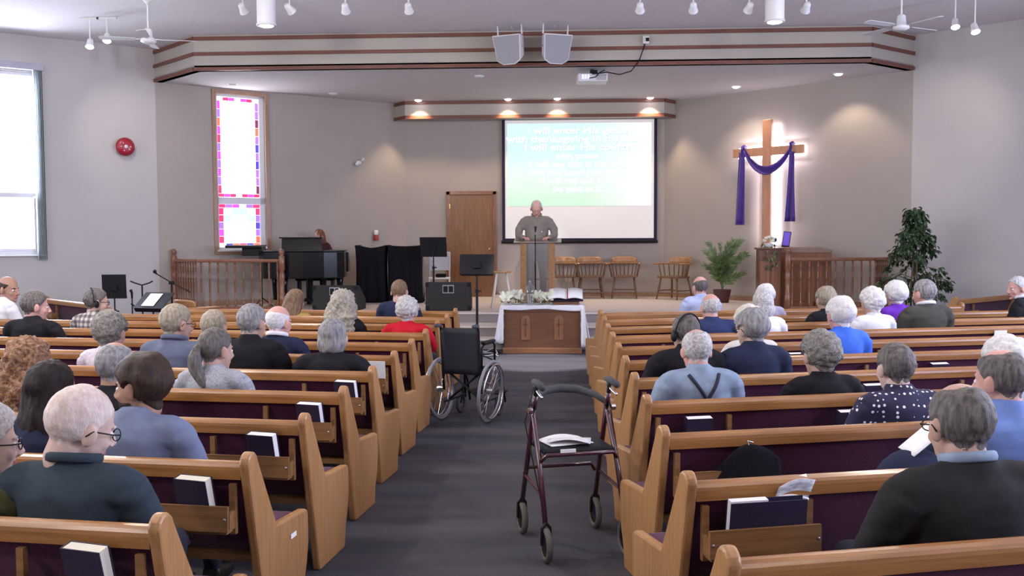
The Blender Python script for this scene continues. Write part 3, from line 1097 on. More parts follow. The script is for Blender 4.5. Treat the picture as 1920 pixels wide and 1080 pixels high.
HM = {
    'white': hair_mat('white', (0.50, 0.485, 0.49), (0.70, 0.685, 0.69), True),
    'cream': hair_mat('cream', (0.46, 0.42, 0.36), (0.70, 0.66, 0.60), True),
    'grey': hair_mat('grey', (0.13, 0.125, 0.13), (0.33, 0.32, 0.33)),
    'dgrey': hair_mat('dark_grey', (0.055, 0.048, 0.045), (0.165, 0.150, 0.142)),
    'pale': hair_mat('pale_wisps', (0.56, 0.42, 0.37), (0.70, 0.61, 0.57)),
    'cgrey': hair_mat('curly_grey', (0.10, 0.095, 0.085), (0.27, 0.255, 0.235), True),
    'lgrey': hair_mat('light_grey', (0.26, 0.25, 0.25), (0.58, 0.56, 0.55), True),
    'brown': hair_mat('brown', (0.020, 0.011, 0.008), (0.055, 0.032, 0.022)),
    'dbrown': hair_mat('dark_brown', (0.007, 0.004, 0.005), (0.020, 0.012, 0.012)),
    'lbrown': hair_mat('light_brown', (0.10, 0.062, 0.036), (0.24, 0.155, 0.095)),
    'red': hair_mat('reddish', (0.085, 0.036, 0.020), (0.36, 0.20, 0.115), True),
    'blond': hair_mat('ash_blond', (0.20, 0.175, 0.145), (0.45, 0.41, 0.35), True),
    'sandy': hair_mat('sandy_grey', (0.20, 0.165, 0.12), (0.38, 0.33, 0.26)),
    'auburn': hair_mat('auburn', (0.13, 0.048, 0.026), (0.25, 0.10, 0.055)),
}
SKIN = {k: mat('skin_' + k, c, 0.55, var=0.07, scale=30, spec=0.35) for k, c in {
    'fair': (0.46, 0.285, 0.225), 'pink': (0.54, 0.295, 0.25), 'tan': (0.36, 0.20, 0.145), 'pale': (0.54, 0.38, 0.325)}.items()}
M_EYE = mat('eye_white', (0.70, 0.66, 0.64), 0.3)
M_IRIS = mat('eye_iris', (0.03, 0.025, 0.02), 0.2)
M_LIP = mat('lips', (0.36, 0.13, 0.115), 0.45)
M_SHOE = mat('shoe_leather', (0.018, 0.014, 0.012), 0.4)
TROUS = {k: mat('trousers_' + k, c, 0.9, var=0.12, scale=40, bump=0.15, bscale=150) for k, c in {'navy': (0.018, 0.02, 0.036), 'black': (0.012, 0.012, 0.013), 'grey': (0.10, 0.10, 0.105), 'denim': (0.035, 0.055, 0.10), 'khaki': (0.20, 0.16, 0.10)}.items()}


def cloth(name, c, **k):
    k.setdefault('var', 0.10)
    k.setdefault('scale', 14)
    k.setdefault('bump', 0.25)
    k.setdefault('bscale', 22)
    return mat('cloth_' + name, c, 0.88, spec=0.15, **k)


def pattern(name, kind):
    m_, nt_, b2 = _nodes('cloth_' + name)
    tc_ = nt_.nodes.new('ShaderNodeTexCoord')
    L = nt_.links
    if kind == 'dots':
        v_ = nt_.nodes.new('ShaderNodeTexVoronoi')
        v_.inputs['Scale'].default_value = 34
        v_.inputs['Randomness'].default_value = 0.35
        L.new(tc_.outputs['Object'], v_.inputs['Vector'])
        r_ = ramp2(nt_, (0.75, 0.74, 0.78), (0.016, 0.014, 0.045), 0.24, 0.27)
        L.new(v_.outputs['Distance'], r_.inputs['Fac'])
        L.new(r_.outputs['Color'], b2.inputs['Base Color'])
    else:   # plaid: two crossed wave bands
        mixn = nt_.nodes.new('ShaderNodeMix')
        mixn.data_type = 'RGBA'
        mixn.blend_type = 'MULTIPLY'
        mixn.inputs['Factor'].default_value = 1.0
        for i, dr in enumerate(('X', 'Z')):
            wv = nt_.nodes.new('ShaderNodeTexWave')
            wv.bands_direction = dr
            wv.inputs['Scale'].default_value = 5.5
            wv.inputs['Distortion'].default_value = 0.0
            L.new(tc_.outputs['Object'], wv.inputs['Vector'])
            r_ = ramp2(nt_, (0.30, 0.27, 0.28), (0.68, 0.64, 0.62), 0.40, 0.60)
            L.new(wv.outputs['Fac'], r_.inputs['Fac'])
            L.new(r_.outputs['Color'], mixn.inputs['A' if i == 0 else 'B'])
        L.new(mixn.outputs['Result'], b2.inputs['Base Color'])
    b2.inputs['Roughness'].default_value = 0.9
    return m_


CL = {
    'teal': cloth('dark_teal_fleece', (0.030, 0.044, 0.058)), 'olive': cloth('olive_jacket', (0.065, 0.062, 0.028)), 'bluegrey': cloth('blue_grey_tee', (0.155, 0.185, 0.285)),
    'black': cloth('black', (0.012, 0.011, 0.014)), 'nearblack': cloth('near_black_jacket', (0.020, 0.019, 0.020)), 'navy': cloth('navy', (0.018, 0.022, 0.050)), 'heather': cloth('heather_grey', (0.30, 0.31, 0.35), var=0.25, scale=90),
    'slate': cloth('slate_blue', (0.110, 0.125, 0.190)), 'white': cloth('white_shirt', (0.66, 0.65, 0.70), var=0.05), 'palepink': cloth('pale_floral', (0.52, 0.46, 0.52), var=0.25, scale=50), 'mustard': cloth('mustard', (0.32, 0.22, 0.07)), 'red': cloth('bright_red', (0.42, 0.010, 0.022)),
    'plaid': pattern('plaid', 'plaid'), 'dots': pattern('polka_dots', 'dots'), 'denim': cloth('faded_denim', (0.215, 0.275, 0.37), var=0.15), 'cornflower': cloth('cornflower', (0.14, 0.21, 0.46)),
    'royal': cloth('royal_blue', (0.055, 0.145, 0.62)), 'skyblue': cloth('light_blue_shirt', (0.40, 0.46, 0.68)), 'purple': cloth('bright_purple', (0.13, 0.03, 0.36)), 'darkolive': cloth('dark_olive_jacket', (0.058, 0.056, 0.046)), 'grey': cloth('warm_grey_shirt', (0.175, 0.16, 0.15)), 'ivory': cloth('ivory', (0.60, 0.57, 0.54), var=0.06), 'bluenavy': cloth('blue_navy_jacket', (0.024, 0.034, 0.095)), 'lilac': cloth('lilac', (0.34, 0.31, 0.40)), 'maroon': cloth('maroon', (0.07, 0.025, 0.03)),
}


def mesh_obj(name, V, F, mats, parent, mi=None, smooth=True):
    me = bpy.data.meshes.new(name)
    me.from_pydata([tuple(v) for v in V], [], F)
    for m_ in mats:
        me.materials.append(m_)
    if mi is not None:
        me.polygons.foreach_set('material_index', mi)
    if smooth:
        me.polygons.foreach_set('use_smooth', [True] * len(me.polygons))
    me.update()
    o = bpy.data.objects.new(name, me)
    COL.objects.link(o)
    o.parent = parent
    return o


def submesh(V, F, keep):
    used = sorted({i for f_ in keep for i in f_})
    mp_ = {i: j for j, i in enumerate(used)}
    return V[used], [tuple(mp_[i] for i in f_) for f_ in keep], used


def person(label, loc, rz, top, kind='seated_man', hs=1.10, hair='short', hc='grey', skin='fair', shirt='black', trousers='navy', sx=1.0, yaw=0.0, pitch=0.08, roll=0.0, lean=0.0, glasses=False, collar=None, beard=None, dy=0.0, group=None, brows=True, base_z=0.44, side_lean=0.0):
    """top: height of the crown above the floor the person's feet are on; yaw > 0 turns the face to the left"""
    V0, F, reg, N0 = BODY[kind]
    V = V0.copy()
    neck = top - .228 * hs
    if kind == 'standing':
        kz = neck / NECKZ[kind]
        V[:, 2] *= kz
        V[:, :2] *= 0.5 + 0.5 * kz
        zz = np.clip((V[:, 2]) / neck, 0, 1.1)
    else:
        kz = (neck - base_z) / (NECKZ[kind] - base_z)
        hi = V[:, 2] > base_z
        V[hi, 2] = base_z + (V[hi, 2] - base_z) * kz
        zz = np.clip((V[:, 2] - base_z) / (neck - base_z), 0, 1.1)
    V[:, 0] *= 1 + (sx - 1) * np.minimum(1, zz * 2)
    V[:, 1] += lean * zz ** 1.3 + dy * 0
    V[:, 0] += side_lean * zz ** 1.3
    # broad torsos are deeper too
    V[:, 1] = np.where(zz > .1, SEATY[kind] * .5 + (V[:, 1] - SEATY[kind] * .5) * (1 + (sx - 1) * .5), V[:, 1])
    HM_ = T(side_lean, SEATY[kind] + 0.045 + lean + dy, top - .125 * hs) @ RZ(yaw) @ RX(-pitch) @ RY(roll) @ Matrix.Scale(hs, 4)
    R_ = np.array(HM_)[:3, :3]
    t_ = np.array(HM_)[:3, 3]

    def hx(P):
        # the head turns on the neck; the foot of the neck (and hair hanging there) stays with the shoulders
        w_ = sstep(P[:, 2], -.20, -.085)[:, None]
        return w_ * (P @ R_.T + t_) + (1 - w_) * (P * hs + t_)
    root = None
    nv = len(V)
    allV = np.vstack([V, hx(HV), hx(EYV), hx(IRV)])
    o1, o2, o3 = nv, nv + len(HV), nv + len(HV) + len(EYV)
    HC = np.array([HV[list(f_)].mean(0) for f_ in HF])
    lips = ((np.abs(HC[:, 0]) < .024) & (np.abs(HC[:, 2] + .065) < .010) & (HC[:, 1] > .080)).astype(int)
    allF = list(F) + [tuple(i + o1 for i in f_) for f_ in HF] + [tuple(i + o2 for i in f_) for f_ in EYF] + [tuple(i + o3 for i in f_) for f_ in IRF]
    mi = [0] * len(F) + list(lips) + [2] * len(EYF) + [3] * len(IRF)
    root = mesh_obj('person', allV, allF, [SKIN[skin], M_LIP, M_EYE, M_IRIS], None, mi)
    root.location = loc
    root.rotation_euler = (0, 0, rz)
    tag(root, label, 'person', group)
    N = normals(V, F)
    for rg, nm, m_, off, sd in ((1, 'shirt', CL[shirt], .007, 0), (2, 'trousers', TROUS[trousers], .006, 0), (3, 'shoe', M_SHOE, .005, -1), (3, 'shoe', M_SHOE, .005, 1)):
        keep = [f_ for f_, q in zip(F, reg) if q == rg and (sd == 0 or V0[f_[0]][0] * sd > 0)]
        off_ = off
        vv, ff, us = submesh(V + N * off_, F, keep)
        if rg == 1:
            # soft folds
            vv = vv + N[us] * np.array([0.006 * nz((p[0] * 1.0, p[1], p[2] * 2.2), 9, loc[0] * 3) for p in vv])[:, None]
        mesh_obj(nm, vv, ff, [m_], root)
    if collar:
        q = MB()
        cz = neck + .028
        q.tube([(side_lean + cos(a) * .073 * hs, SEATY[kind] + lean + .004 + sin(a) * .068 * hs, cz - .020 * sin(a)) for a in np.linspace(0, 2 * pi, 17)[:-1]], .010, 8, closed=True, flat=1.8)
        q.build('collar', CL[collar], root, smooth=True)
    if hair:
        hv_, hf_ = HAIR[hair]
        vv, ff, _ = submesh(hx(hv_), hf_, hf_)
        mesh_obj('hair', vv, ff, [HM[hc]], root)
    if brows and hair:
        q = MB()
        for s_ in (-1, 1):
            q.tube([hx(np.array([[s_ * a, b_, c_]]))[0] for a, b_, c_ in ((.016, .091, .019), (.030, .087, .024), (.044, .076, .020))], [.003, .0042, .0025], 6)
        q.build('eyebrows', HM[hc], root, smooth=True)
    if beard:
        x, y, z = HV[:, 0], HV[:, 1], HV[:, 2]
        mb_ = sstep(-z - .045 + .0 * y, 0, .012) * sstep(y, .0, .02) * (1 - sstep(-z, .115, .125)) * (1 - sstep(.024 - np.abs(x), 0, .006) * sstep(y, .07, .08) * sstep(z, -.078, -.072))
        hv_ = HV + HN * (mb_ * .008 - .003)[:, None]
        keep = [f_ for f_ in HF if max(mb_[i] for i in f_) > .05]
        vv, ff, _ = submesh(hx(hv_), HF, keep)
        mesh_obj('beard', vv, ff, [HM[beard]], root)
    if glasses:
        q = MB()
        for s_ in (-1, 1):
            q.tube([hx(np.array([[s_ * .031 + .024 * cos(a), .098, .001 + .018 * sin(a)]]))[0] for a in np.linspace(0, 2 * pi, 15)[:-1]], .0022, 6, closed=True)
            q.tube([hx(np.array([p_]))[0] for p_ in ((s_ * .055, .097, .006), (s_ * .084, .060, .008), (s_ * .090, -.005, .010), (s_ * .088, -.022, -.008))], .0028, 6)
        q.tube([hx(np.array([p_]))[0] for p_ in ((-.008, .1, .003), (0, .103, .006), (.008, .1, .003))], .0022, 6)
        q.build('glasses', M_BLACKM, root, smooth=True)
    root_info[root.name] = (V, F, reg, hx)
    return root


root_info = {}


def sit(side, k, s, top, label, **kw):
    loc, rz = row_frame(side, k)
    u = kw.pop('u', 0.335)
    p = T(*loc) @ RZ(rz) @ Vector((side * s, u, 0.014))
    top -= 0.014
    return person(label, p, rz + kw.pop('turn', 0.0), top, **kw)


G = 'seated congregation'
P = {}
L_ = -1
# ---- left block, from the nearest pew to the front
P['whitehair'] = sit(L_, 0, 0.49, 1.213, 'balding white-haired man in glasses and dark teal fleece, nearest left pew', hs=1.24, hair='wispy', hc='pale', skin='pale', shirt='teal', sx=1.14, yaw=-0.55, pitch=0.30, roll=0.12, glasses=True, collar='teal', lean=.03)
P['olive'] = sit(L_, 0, 0.86, 1.135, 'grey-haired woman in olive jacket and glasses at the left edge', kind='seated_woman', hs=1.15, hair='thick', hc='lgrey', skin='pale', shirt='olive', sx=.88, yaw=-0.7, glasses=True)
P['bluetee'] = sit(L_, 1, 0.65, 1.211, 'dark-haired bearded man in blue-grey tee shirt with face turned left', hs=1.16, hair='thick', hc='brown', skin='tan', shirt='bluegrey', sx=1.08, yaw=1.5, pitch=0.05, beard='brown')
P['darklong'] = sit(L_, 1, 1.09, 1.179, 'woman with long dark brown hair beside the man in blue-grey tee', kind='seated_woman', hs=1.16, hair='long', hc='dbrown', shirt='navy', yaw=-0.15)
P['curlyred'] = sit(L_, 2, 1.741, 1.183, 'woman with big curly reddish hair in the third left pew', kind='seated_woman', hs=1.22, hair='longcurly', hc='red', shirt='maroon')
P['bald2'] = sit(L_, 2, 1.217, 1.167, 'balding grey man in black top, third left pew', hs=1.16, hair='spot', hc='grey', skin='tan', shirt='black')
P['pony'] = sit(L_, 3, 0.956, 1.163, 'woman with grey ponytail and heather grey sweater', kind='seated_woman', hs=1.16, hair='ponytail', hc='dgrey', shirt='heather', yaw=-0.45, sx=1.08)
P['slate'] = sit(L_, 4, 1.604, 1.249, 'grey-haired man with glasses in slate blue shirt, head turned right', hs=1.20, hair='short', hc='sandy', shirt='slate', sx=1.06, yaw=-0.5, glasses=True, collar='slate')
P['whitetop'] = sit(L_, 4, 2.138, 1.173, 'person with curly grey hair and white shirt, fifth left pew', kind='seated_woman', hs=1.18, hair='curly', hc='cgrey', shirt='palepink')
P['blondgrey'] = sit(L_, 5, 1.646, 1.137, 'person with thinning sandy hair, body hidden behind the slate blue shirt', kind='seated_woman', hs=1.2, hair='short', hc='sandy', shirt='lilac')
P['blackjacket'] = sit(L_, 4, 1.007, 1.254, 'grey-haired man in black jacket beside the bald man in navy suit', hs=1.14, hair='short', hc='grey', shirt='black', sx=1.1, yaw=-0.25)
P['pinkbald'] = sit(L_, 5, 1.071, 1.177, 'bald pink-headed man in navy suit with white collar', hs=1.14, hair='bald', hc='white', skin='pink', shirt='navy', collar='white', yaw=-0.35)
P['brownlong'] = sit(L_, 9, 1.951, 1.114, 'woman with long light brown hair and mustard top near the front', kind='seated_woman', hs=1.24, hair='long', hc='lbrown', shirt='mustard', roll=0.25)
P['blondcurly'] = sit(L_, 7, 0.923, 1.208, 'woman with long curly ash blond hair', kind='seated_woman', hs=1.24, hair='longcurly', hc='blond', shirt='black')
P['navyman'] = sit(L_, 9, 0.647, 1.227, 'short-haired brown-haired man in navy shirt, close to the loudspeaker', hs=1.14, hair='short', hc='lbrown', shirt='navy', pitch=0.3)
P['redtop'] = sit(L_, 7, 0.259, 1.132, 'grey curly-haired woman in bright red top at the aisle', kind='seated_woman', hs=1.12, hair='curly', hc='lgrey', shirt='red', sx=1.08)
P['greyblack'] = sit(L_, 4, 0.38, 1.152, 'woman with smooth grey bob in black coat at the aisle', kind='seated_woman', hs=1.12, hair='bob', hc='grey', shirt='black', sx=1.22)
P['plaid'] = sit(L_, 7, 3.644, 1.209, 'man in plaid shirt wearing headphones, head turned right', hs=1.18, hair='short', hc='dgrey', shirt='plaid', yaw=-0.85, glasses=True)
P['blackjacket2'] = sit(L_, 6, 3.829, 1.232, 'man with short grey hair in black jacket near the left wall, looking right', hs=1.22, hair='short', hc='dgrey', skin='pink', shirt='black', yaw=-0.75, sx=1.15)
P['baldwhite'] = sit(L_, 8, 5.22, 1.294, 'bald man in white shirt and dark waistcoat at the far left edge', hs=1.25, hair='bald', hc='brown', skin='tan', shirt='white', yaw=-1.1, turn=-0.5)
# ---- right block
R_ = 1
P['nearman'] = sit(R_, 0, 0.955, 1.25, 'man with thinning grey-brown hair in near-black jacket, nearest right pew', hs=1.17, hair='spot', hc='dgrey', skin='fair', shirt='nearblack', sx=1.22, pitch=0.12, yaw=-0.02, glasses=True, collar='denim')
P['bluer'] = sit(R_, 1, 1.565, 1.243, 'grey-brown haired man in cornflower blue shirt at the right edge', hs=1.14, hair='spot', hc='dgrey', skin='pink', shirt='cornflower', sx=1.12, yaw=0.35)
P['edgewhite'] = sit(R_, 2, 2.05, 1.179, 'white-haired woman behind the man in cornflower blue, right edge', kind='seated_woman', hs=1.14, hair='curly', hc='white', shirt='lilac')
P['polka'] = sit(R_, 2, 1.393, 1.174, 'short-haired woman in navy top with white polka dots', kind='seated_woman', hs=1.08, hair='short', hc='dgrey', skin='pale', shirt='dots', sx=1.1)
P['curlgrey'] = sit(R_, 3, 1.22, 1.142, 'curly grey-haired woman in black top, fourth right pew', kind='seated_woman', hs=1.14, hair='curly', hc='cgrey', shirt='black', sx=1.1)
P['overalls'] = sit(R_, 3, 0.414, 1.187, 'white-haired man in faded denim shirt with dark crossed suspenders', hs=1.06, hair='spot', hc='lgrey', skin='pink', shirt='denim', sx=1.04)
P['navywoman'] = sit(R_, 4, 0.952, 1.223, 'grey-brown short-haired woman in navy top with glasses', kind='seated_woman', hs=1.12, hair='thick', hc='grey', skin='pale', shirt='navy', sx=1.15, yaw=0.35, glasses=True)
P['headphones'] = sit(R_, 4, 0.463, 1.2, 'grey-haired man in black jacket wearing headphones', hs=1.06, hair='short', hc='dgrey', shirt='black', yaw=0.25, sx=1.1)
P['royal'] = sit(R_, 5, 1.912, 1.234, 'white-haired woman in royal blue top', kind='seated_woman', hs=1.16, hair='thick', hc='white', skin='pink', shirt='royal', sx=1.05)
P['ivory'] = sit(R_, 5, 1.117, 1.172, 'white-haired woman in ivory top, mostly hidden by the woman in navy', kind='seated_woman', hs=1.14, hair='curly', hc='cream', shirt='ivory')
P['longwhite'] = sit(R_, 7, 1.63, 1.191, 'woman with smooth silver bob and white blouse, right block', kind='seated_woman', hs=1.14, hair='bob', hc='lgrey', shirt='white')
P['small'] = sit(R_, 9, 2.062, 1.156, 'small white-haired woman near the organ, behind the silver bob', kind='seated_woman', hs=1.12, hair='thick', hc='white', shirt='lilac')
P['baldnavy'] = sit(R_, 7, 1.085, 1.174, 'bald man in blue-navy jacket, right block', hs=1.12, hair='bald', hc='lgrey', skin='pink', shirt='bluenavy', sx=1.1)
P['baldblue'] = sit(R_, 10, 1.382, 1.227, 'bald man in light blue shirt in the front right pew', hs=1.12, hair='bald', hc='dgrey', skin='pink', shirt='skyblue', yaw=0.2)
P['sandyblack'] = sit(R_, 8, 2.578, 1.165, 'sandy grey-haired woman in black top before the wooden stool', kind='seated_woman', hs=1.14, hair='thick', hc='sandy', shirt='black')
P['whiteblouse'] = sit(R_, 7, 2.824, 1.194, 'white-haired woman in white blouse, right block', kind='seated_woman', hs=1.16, hair='curly', hc='white', shirt='white')
P['purple'] = sit(R_, 8, 3.429, 1.206, 'fluffy white-haired woman in bright purple top', kind='seated_woman', hs=1.16, hair='perm', hc='white', shirt='purple')
P['darkolive'] = sit(R_, 7, 3.415, 1.282, 'grey-haired man in dark olive jacket with white collar', hs=1.18, hair='short', hc='grey', skin='pink', shirt='darkolive', collar='white', yaw=0.3, sx=1.15)
p_ = (4.63, 11.15, 0)
P['sideman'] = person('grey-haired man in black jacket with open white collar at the right edge', (5.15, 11.2, 0), 0.9, 1.26, hs=1.1, hair='short', hc='lgrey', skin='pink', shirt='black', collar='white', yaw=0.9)


# suspenders, laid over the shirt's surface
def on_back(root, pts, r_, nm, m_, flat=0.35):
    V, F, reg, _ = root_info[root.name]
    bv = BVHTree.FromPolygons([tuple(v) for v in V], F)
    out = []
    for x, z in pts:
        h = bv.ray_cast(Vector((x, -1, z)), Vector((0, 1, 0)))
        if h[0]:
            out.append((x, h[0].y - .013, z))
    MB().tube(out, r_, 8).build(nm, m_, root, smooth=True)


M_STRAP = mat('navy_strap', (0.012, 0.014, 0.035), 0.7)
for s_ in (-1, 1):
    on_back(P['overalls'], [(s_ * (0.125 - 0.17 * t_), .965 - .26 * t_) for t_ in np.linspace(0, 1, 12)], .011, 'suspender', M_STRAP)


def headset(root, label):
    V, F, reg, hx = root_info[root.name]
    t_ = thing('headphones', label, 'headphones', root.location, root.rotation_euler.z, 'hearing headphones')
    q = MB()
    q.tube([hx(np.array([[.100 * cos(a), -.035 - .02 * sin(a), .005 + .128 * sin(a)]]))[0] for a in np.linspace(0, pi, 17)], .006, 8)
    q.build('headband', M_BLACKM, t_, smooth=True)
    for s_ in (-1, 1):
        c_ = hx(np.array([[s_ * .096, -.012, -.010]]))[0]
        MB().ell(c_, (.020, .036, .040), 12, 8).build('ear_cup', M_BLACK, t_, smooth=True)
    return t_


headset(P['plaid'], 'black headphones on the man in plaid shirt')
headset(P['headphones'], 'black headphones on the man in black jacket, right block')

# ================================================================== the chancel
# ---- railings with turned balusters
BAL = [(.020, 0), (.020, .10), (.013, .115), (.022, .13), (.013, .15), (.017, .30), (.020, .40), (.013, .47), (.022, .49), (.013, .51), (.018, .60), (.013, .66), (.021, .675), (.016, .69), (.018, .79)]
BALME = MB().lathe(BAL, 10).mesh('baluster', M_CHERRY, True)
NEWEL = [(.052, 0), (.052, .24), (.040, .26), (.054, .29), (.036, .32), (.044, .48), (.050, .60), (.036, .66), (.052, .69), (.052, .90), (.044, .915), (.030, .93), (.046, .955), (.050, .99), (.040, 1.02), (.018, 1.04)]


def railing(label, pts, counts, newels):
    t = thing('railing', label, 'railing', (*pts[0], STAGE))
    o = Vector((*pts[0], 0))
    P_ = [Vector((*p, 0)) - o for p in pts]
    for a, b_, n in zip(P_, P_[1:], counts):
        d = b_ - a
        ang = math.atan2(d.y, d.x)
        M = T(a.x, a.y, 0) @ RZ(ang)
        ln = d.length
        MB().prism([(-.030, .815), (.030, .815), (.034, .84), (.022, .868), (-.022, .868), (-.034, .84)], 'x', 0, ln, M).build('handrail', M_CHERRY, t, bevel=.004)
        MB().box((ln / 2, 0, .032), (ln, .058, .064), M).build('bottom_rail', M_CHERRY, t, bevel=.006)
        for i in range(n):
            q = bpy.data.objects.new('baluster', BALME)
            COL.objects.link(q)
            q.parent = t
            q.location = M @ Vector((ln * (i + .5) / n, 0, .045))
    for x in newels:
        MB().lathe(NEWEL, 14, T(P_[x].x, P_[x].y, 0)).build('newel_post', M_CHERRY, t, smooth=True)
    return t


railing('wooden railing with turned balusters left of the piano', [(-6.76, 16.50), (-6.16, 16.0), (-4.70, 16.0)], [9, 10], (0, 2))
railing('wooden railing with turned balusters in front of the organ', [(3.74, 16.0), (5.14, 16.0), (5.48, 16.33)], [10, 7], (0,))

# ---- projection screen
t = thing('projection_screen', 'large projection screen with black border and song words', 'screen', (0.385, 19.52, 1.63))
SW, SH = 3.12, 2.49
MB().box((0, 0.004, SH / 2), (SW - .12, 0.008, SH - .10)).build('fabric', mat('screen_fabric', (0.70, 0.675, 0.67), 0.9, var=.01, emit=(0.86, 0.82, 0.80), estr=0.30), t)  # faint glow in the fabric stands in for projector spill
bd = MB()
bd.box((-SW / 2 + .03, 0, SH / 2), (.06, .02, SH))
bd.box((SW / 2 - .03, 0, SH / 2), (.06, .02, SH))
bd.box((0, 0, .03), (SW - .12, .02, .06))
bd.build('border', mat('screen_border', (0.012, 0.008, 0.035), 0.7), t)
MB().lathe([(.03, -SW / 2 - .02), (.03, SW / 2 + .02)], 12, T(0, 0.0, -.012) @ RY(pi / 2)).build('weight_bar', M_BLACK, t)
MB().box((0, .0, SH + .04), (SW + .10, .10, .09)).build('housing', M_WHITEM, t, bevel=.01)
# the projected slide: sky to meadow
m, nt, b = _nodes('slide_picture')
tc = nt.nodes.new('ShaderNodeTexCoord')
sx = nt.nodes.new('ShaderNodeSeparateXYZ')
nt.links.new(tc.outputs['Generated'], sx.inputs['Vector'])
nz1 = nt.nodes.new('ShaderNodeTexNoise')
nz1.inputs['Scale'].default_value = 5
mp = nt.nodes.new('ShaderNodeMapping')
mp.inputs['Scale'].default_value = (1, 1, 3)
nt.links.new(tc.outputs['Generated'], mp.inputs['Vector'])
nt.links.new(mp.outputs['Vector'], nz1.inputs['Vector'])
ad = nt.nodes.new('ShaderNodeMath')
ad.operation = 'MULTIPLY_ADD'
ad.inputs[1].default_value = 0.35
nt.links.new(nz1.outputs['Fac'], ad.inputs[0])
nt.links.new(sx.outputs['Z'], ad.inputs[2])
rp = nt.nodes.new('ShaderNodeValToRGB')
cr = rp.color_ramp
cr.elements[0].position = 0.08
cr.elements[0].color = (0.60, 0.93, 0.66, 1)
cr.elements[1].position = 1.12 if False else 1.0
cr.elements[1].color = (0.72, 0.96, 1.0, 1)
for p_, c_ in ((0.30, (0.72, 0.98, 0.76, 1)), (0.52, (0.82, 1.0, 0.88, 1)), (0.68, (0.74, 1.0, 0.98, 1)), (0.85, (0.70, 0.93, 1.0, 1))):
    e_ = cr.elements.new(p_)
    e_.color = c_
nt.links.new(ad.outputs['Value'], rp.inputs['Fac'])
# overexposed towards the right-hand side of the picture
r3 = ramp2(nt, (0, 0, 0), (1, 1, 1), 0.55, 0.95)
nt.links.new(sx.outputs['X'], r3.inputs['Fac'])
mx = nt.nodes.new('ShaderNodeMix')
mx.data_type = 'RGBA'
nt.links.new(r3.outputs['Color'], mx.inputs['Factor'])
nt.links.new(rp.outputs['Color'], mx.inputs['A'])
mx.inputs['B'].default_value = (1, 1, 1, 1)
nt.links.new(mx.outputs['Result'], b.inputs['Emission Color'])
b.inputs['Emission Strength'].default_value = 0.98
b.inputs['Base Color'].default_value = (0.05, 0.05, 0.05, 1)
IX0, IX1, IZ0, IZ1 = -1.455, 1.445, .715, 2.375
MB().box(((IX0 + IX1) / 2, -.003, (IZ0 + IZ1) / 2), (IX1 - IX0, .004, IZ1 - IZ0)).build('projected_slide', m, t)
M_LYR = glow('lyric_white', (1, 1, 1), 1.4)
M_LYS = glow('lyric_shadow', (0.42, 0.66, 0.76), 0.72)
LINES = [('I will enter His gates', .185, -.12), ('with thanksgiving in my heart', .185, 0.0), ('I will enter His courts', .185, -.10), ('with praise', .15, -.14), ('I will say this is the day', .16, -.22), ('that the Lord has made', .16, -.14), ('I will rejoice and', .16, -.20), ('be glad in it', .16, -.12)]
for i, (txt, sz, ox) in enumerate(LINES):
    for j, (mm, dx, dz, dy) in enumerate(((M_LYS, .012, -.014, -.0075), (M_LYR, 0, 0, -.009))):
        nm_ = 'lyric_line' if j else 'lyric_shadow'
        cu = bpy.data.curves.new(nm_, 'FONT')
        cu.body = txt
        cu.size = sz * 1.02
        cu.align_x = 'CENTER'
        cu.offset = 0.002
        tmp_o = bpy.data.objects.new('tmp', cu)
        COL.objects.link(tmp_o)
        bpy.context.view_layer.update()
        me_ = bpy.data.meshes.new_from_object(tmp_o.evaluated_get(bpy.context.evaluated_depsgraph_get()))
        bpy.data.objects.remove(tmp_o)
        me_.materials.clear()
        me_.materials.append(mm)
        o = bpy.data.objects.new(nm_, me_)
        COL.objects.link(o)
        o.parent = t
        o.rotation_euler = (pi / 2, 0, 0)
        o.scale = (1.28, 1, 1)
        o.location = (-.04 + dx, dy, 2.165 - i * .166 + dz)
        o['kind'] = 'stuff'

# ---- cross with drape on the right-hand diagonal wall
dR = (PR - BR).normalized()
angR = math.atan2(dR.y, dR.x)
nR = Vector((dR.y, -dR.x))
if nR.y > 0:
    nR = -nR
cc = Vector((3.91, 17.92)) + nR * 0.05
t = thing('cross', 'tall pale wooden cross glowing from behind on the chancel wall', 'cross', (cc.x, cc.y, 0), angR)
M_CROSSW = wood('cross_wood', (0.46, 0.215, 0.115), (0.60, 0.31, 0.18), 'z', 0.4, 0.15)
CY = -0.16
MB().box((0, CY, 2.69), (.175, .07, 2.28)).build('upright', M_CROSSW, t, bevel=.006)
MB().box((0.0, CY, 3.26), (1.44, .068, .155)).build('crossbar', M_CROSSW, t, bevel=.006)
M_LED = glow('led_strip', (0.95, 0.90, 1.0), 5)
led = MB()
led.box((0.02, -.035, 2.66), (.30, .03, 2.20))
led.box((0.0, -.035, 3.26), (1.36, .03, .20))
led.build('light_strip', M_LED, t)
for z in (1.9, 2.6, 3.5):
    MB().box((0, CY / 2 + .01, z), (.06, -CY - .07, .06)).build('wall_bracket', M_STEEL, t)
for z, w_, h_, p_ in ((2.62, .05, 2.05, 34), (3.26, 1.28, .05, 18)):
    wpos = T(cc.x, cc.y, 0) @ RZ(angR) @ Vector((0.0, CY + .042, z))
    d_ = bpy.data.lights.new('cross_backlight', 'AREA')
    d_.shape = 'RECTANGLE'
    d_.size, d_.size_y, d_.energy, d_.color = w_, h_, p_, (0.95, 0.90, 1.0)
    o = bpy.data.objects.new('cross_backlight', d_)
    COL.objects.link(o)
    o.location = wpos
    o.rotation_euler = (RZ(angR) @ RX(pi / 2)).to_euler()
# purple cloth: swag over the crossbar, two hanging tails
t = thing('drape', 'purple satin cloth swagged over the cross arms', 'drape', (cc.x, cc.y, 0), angR)


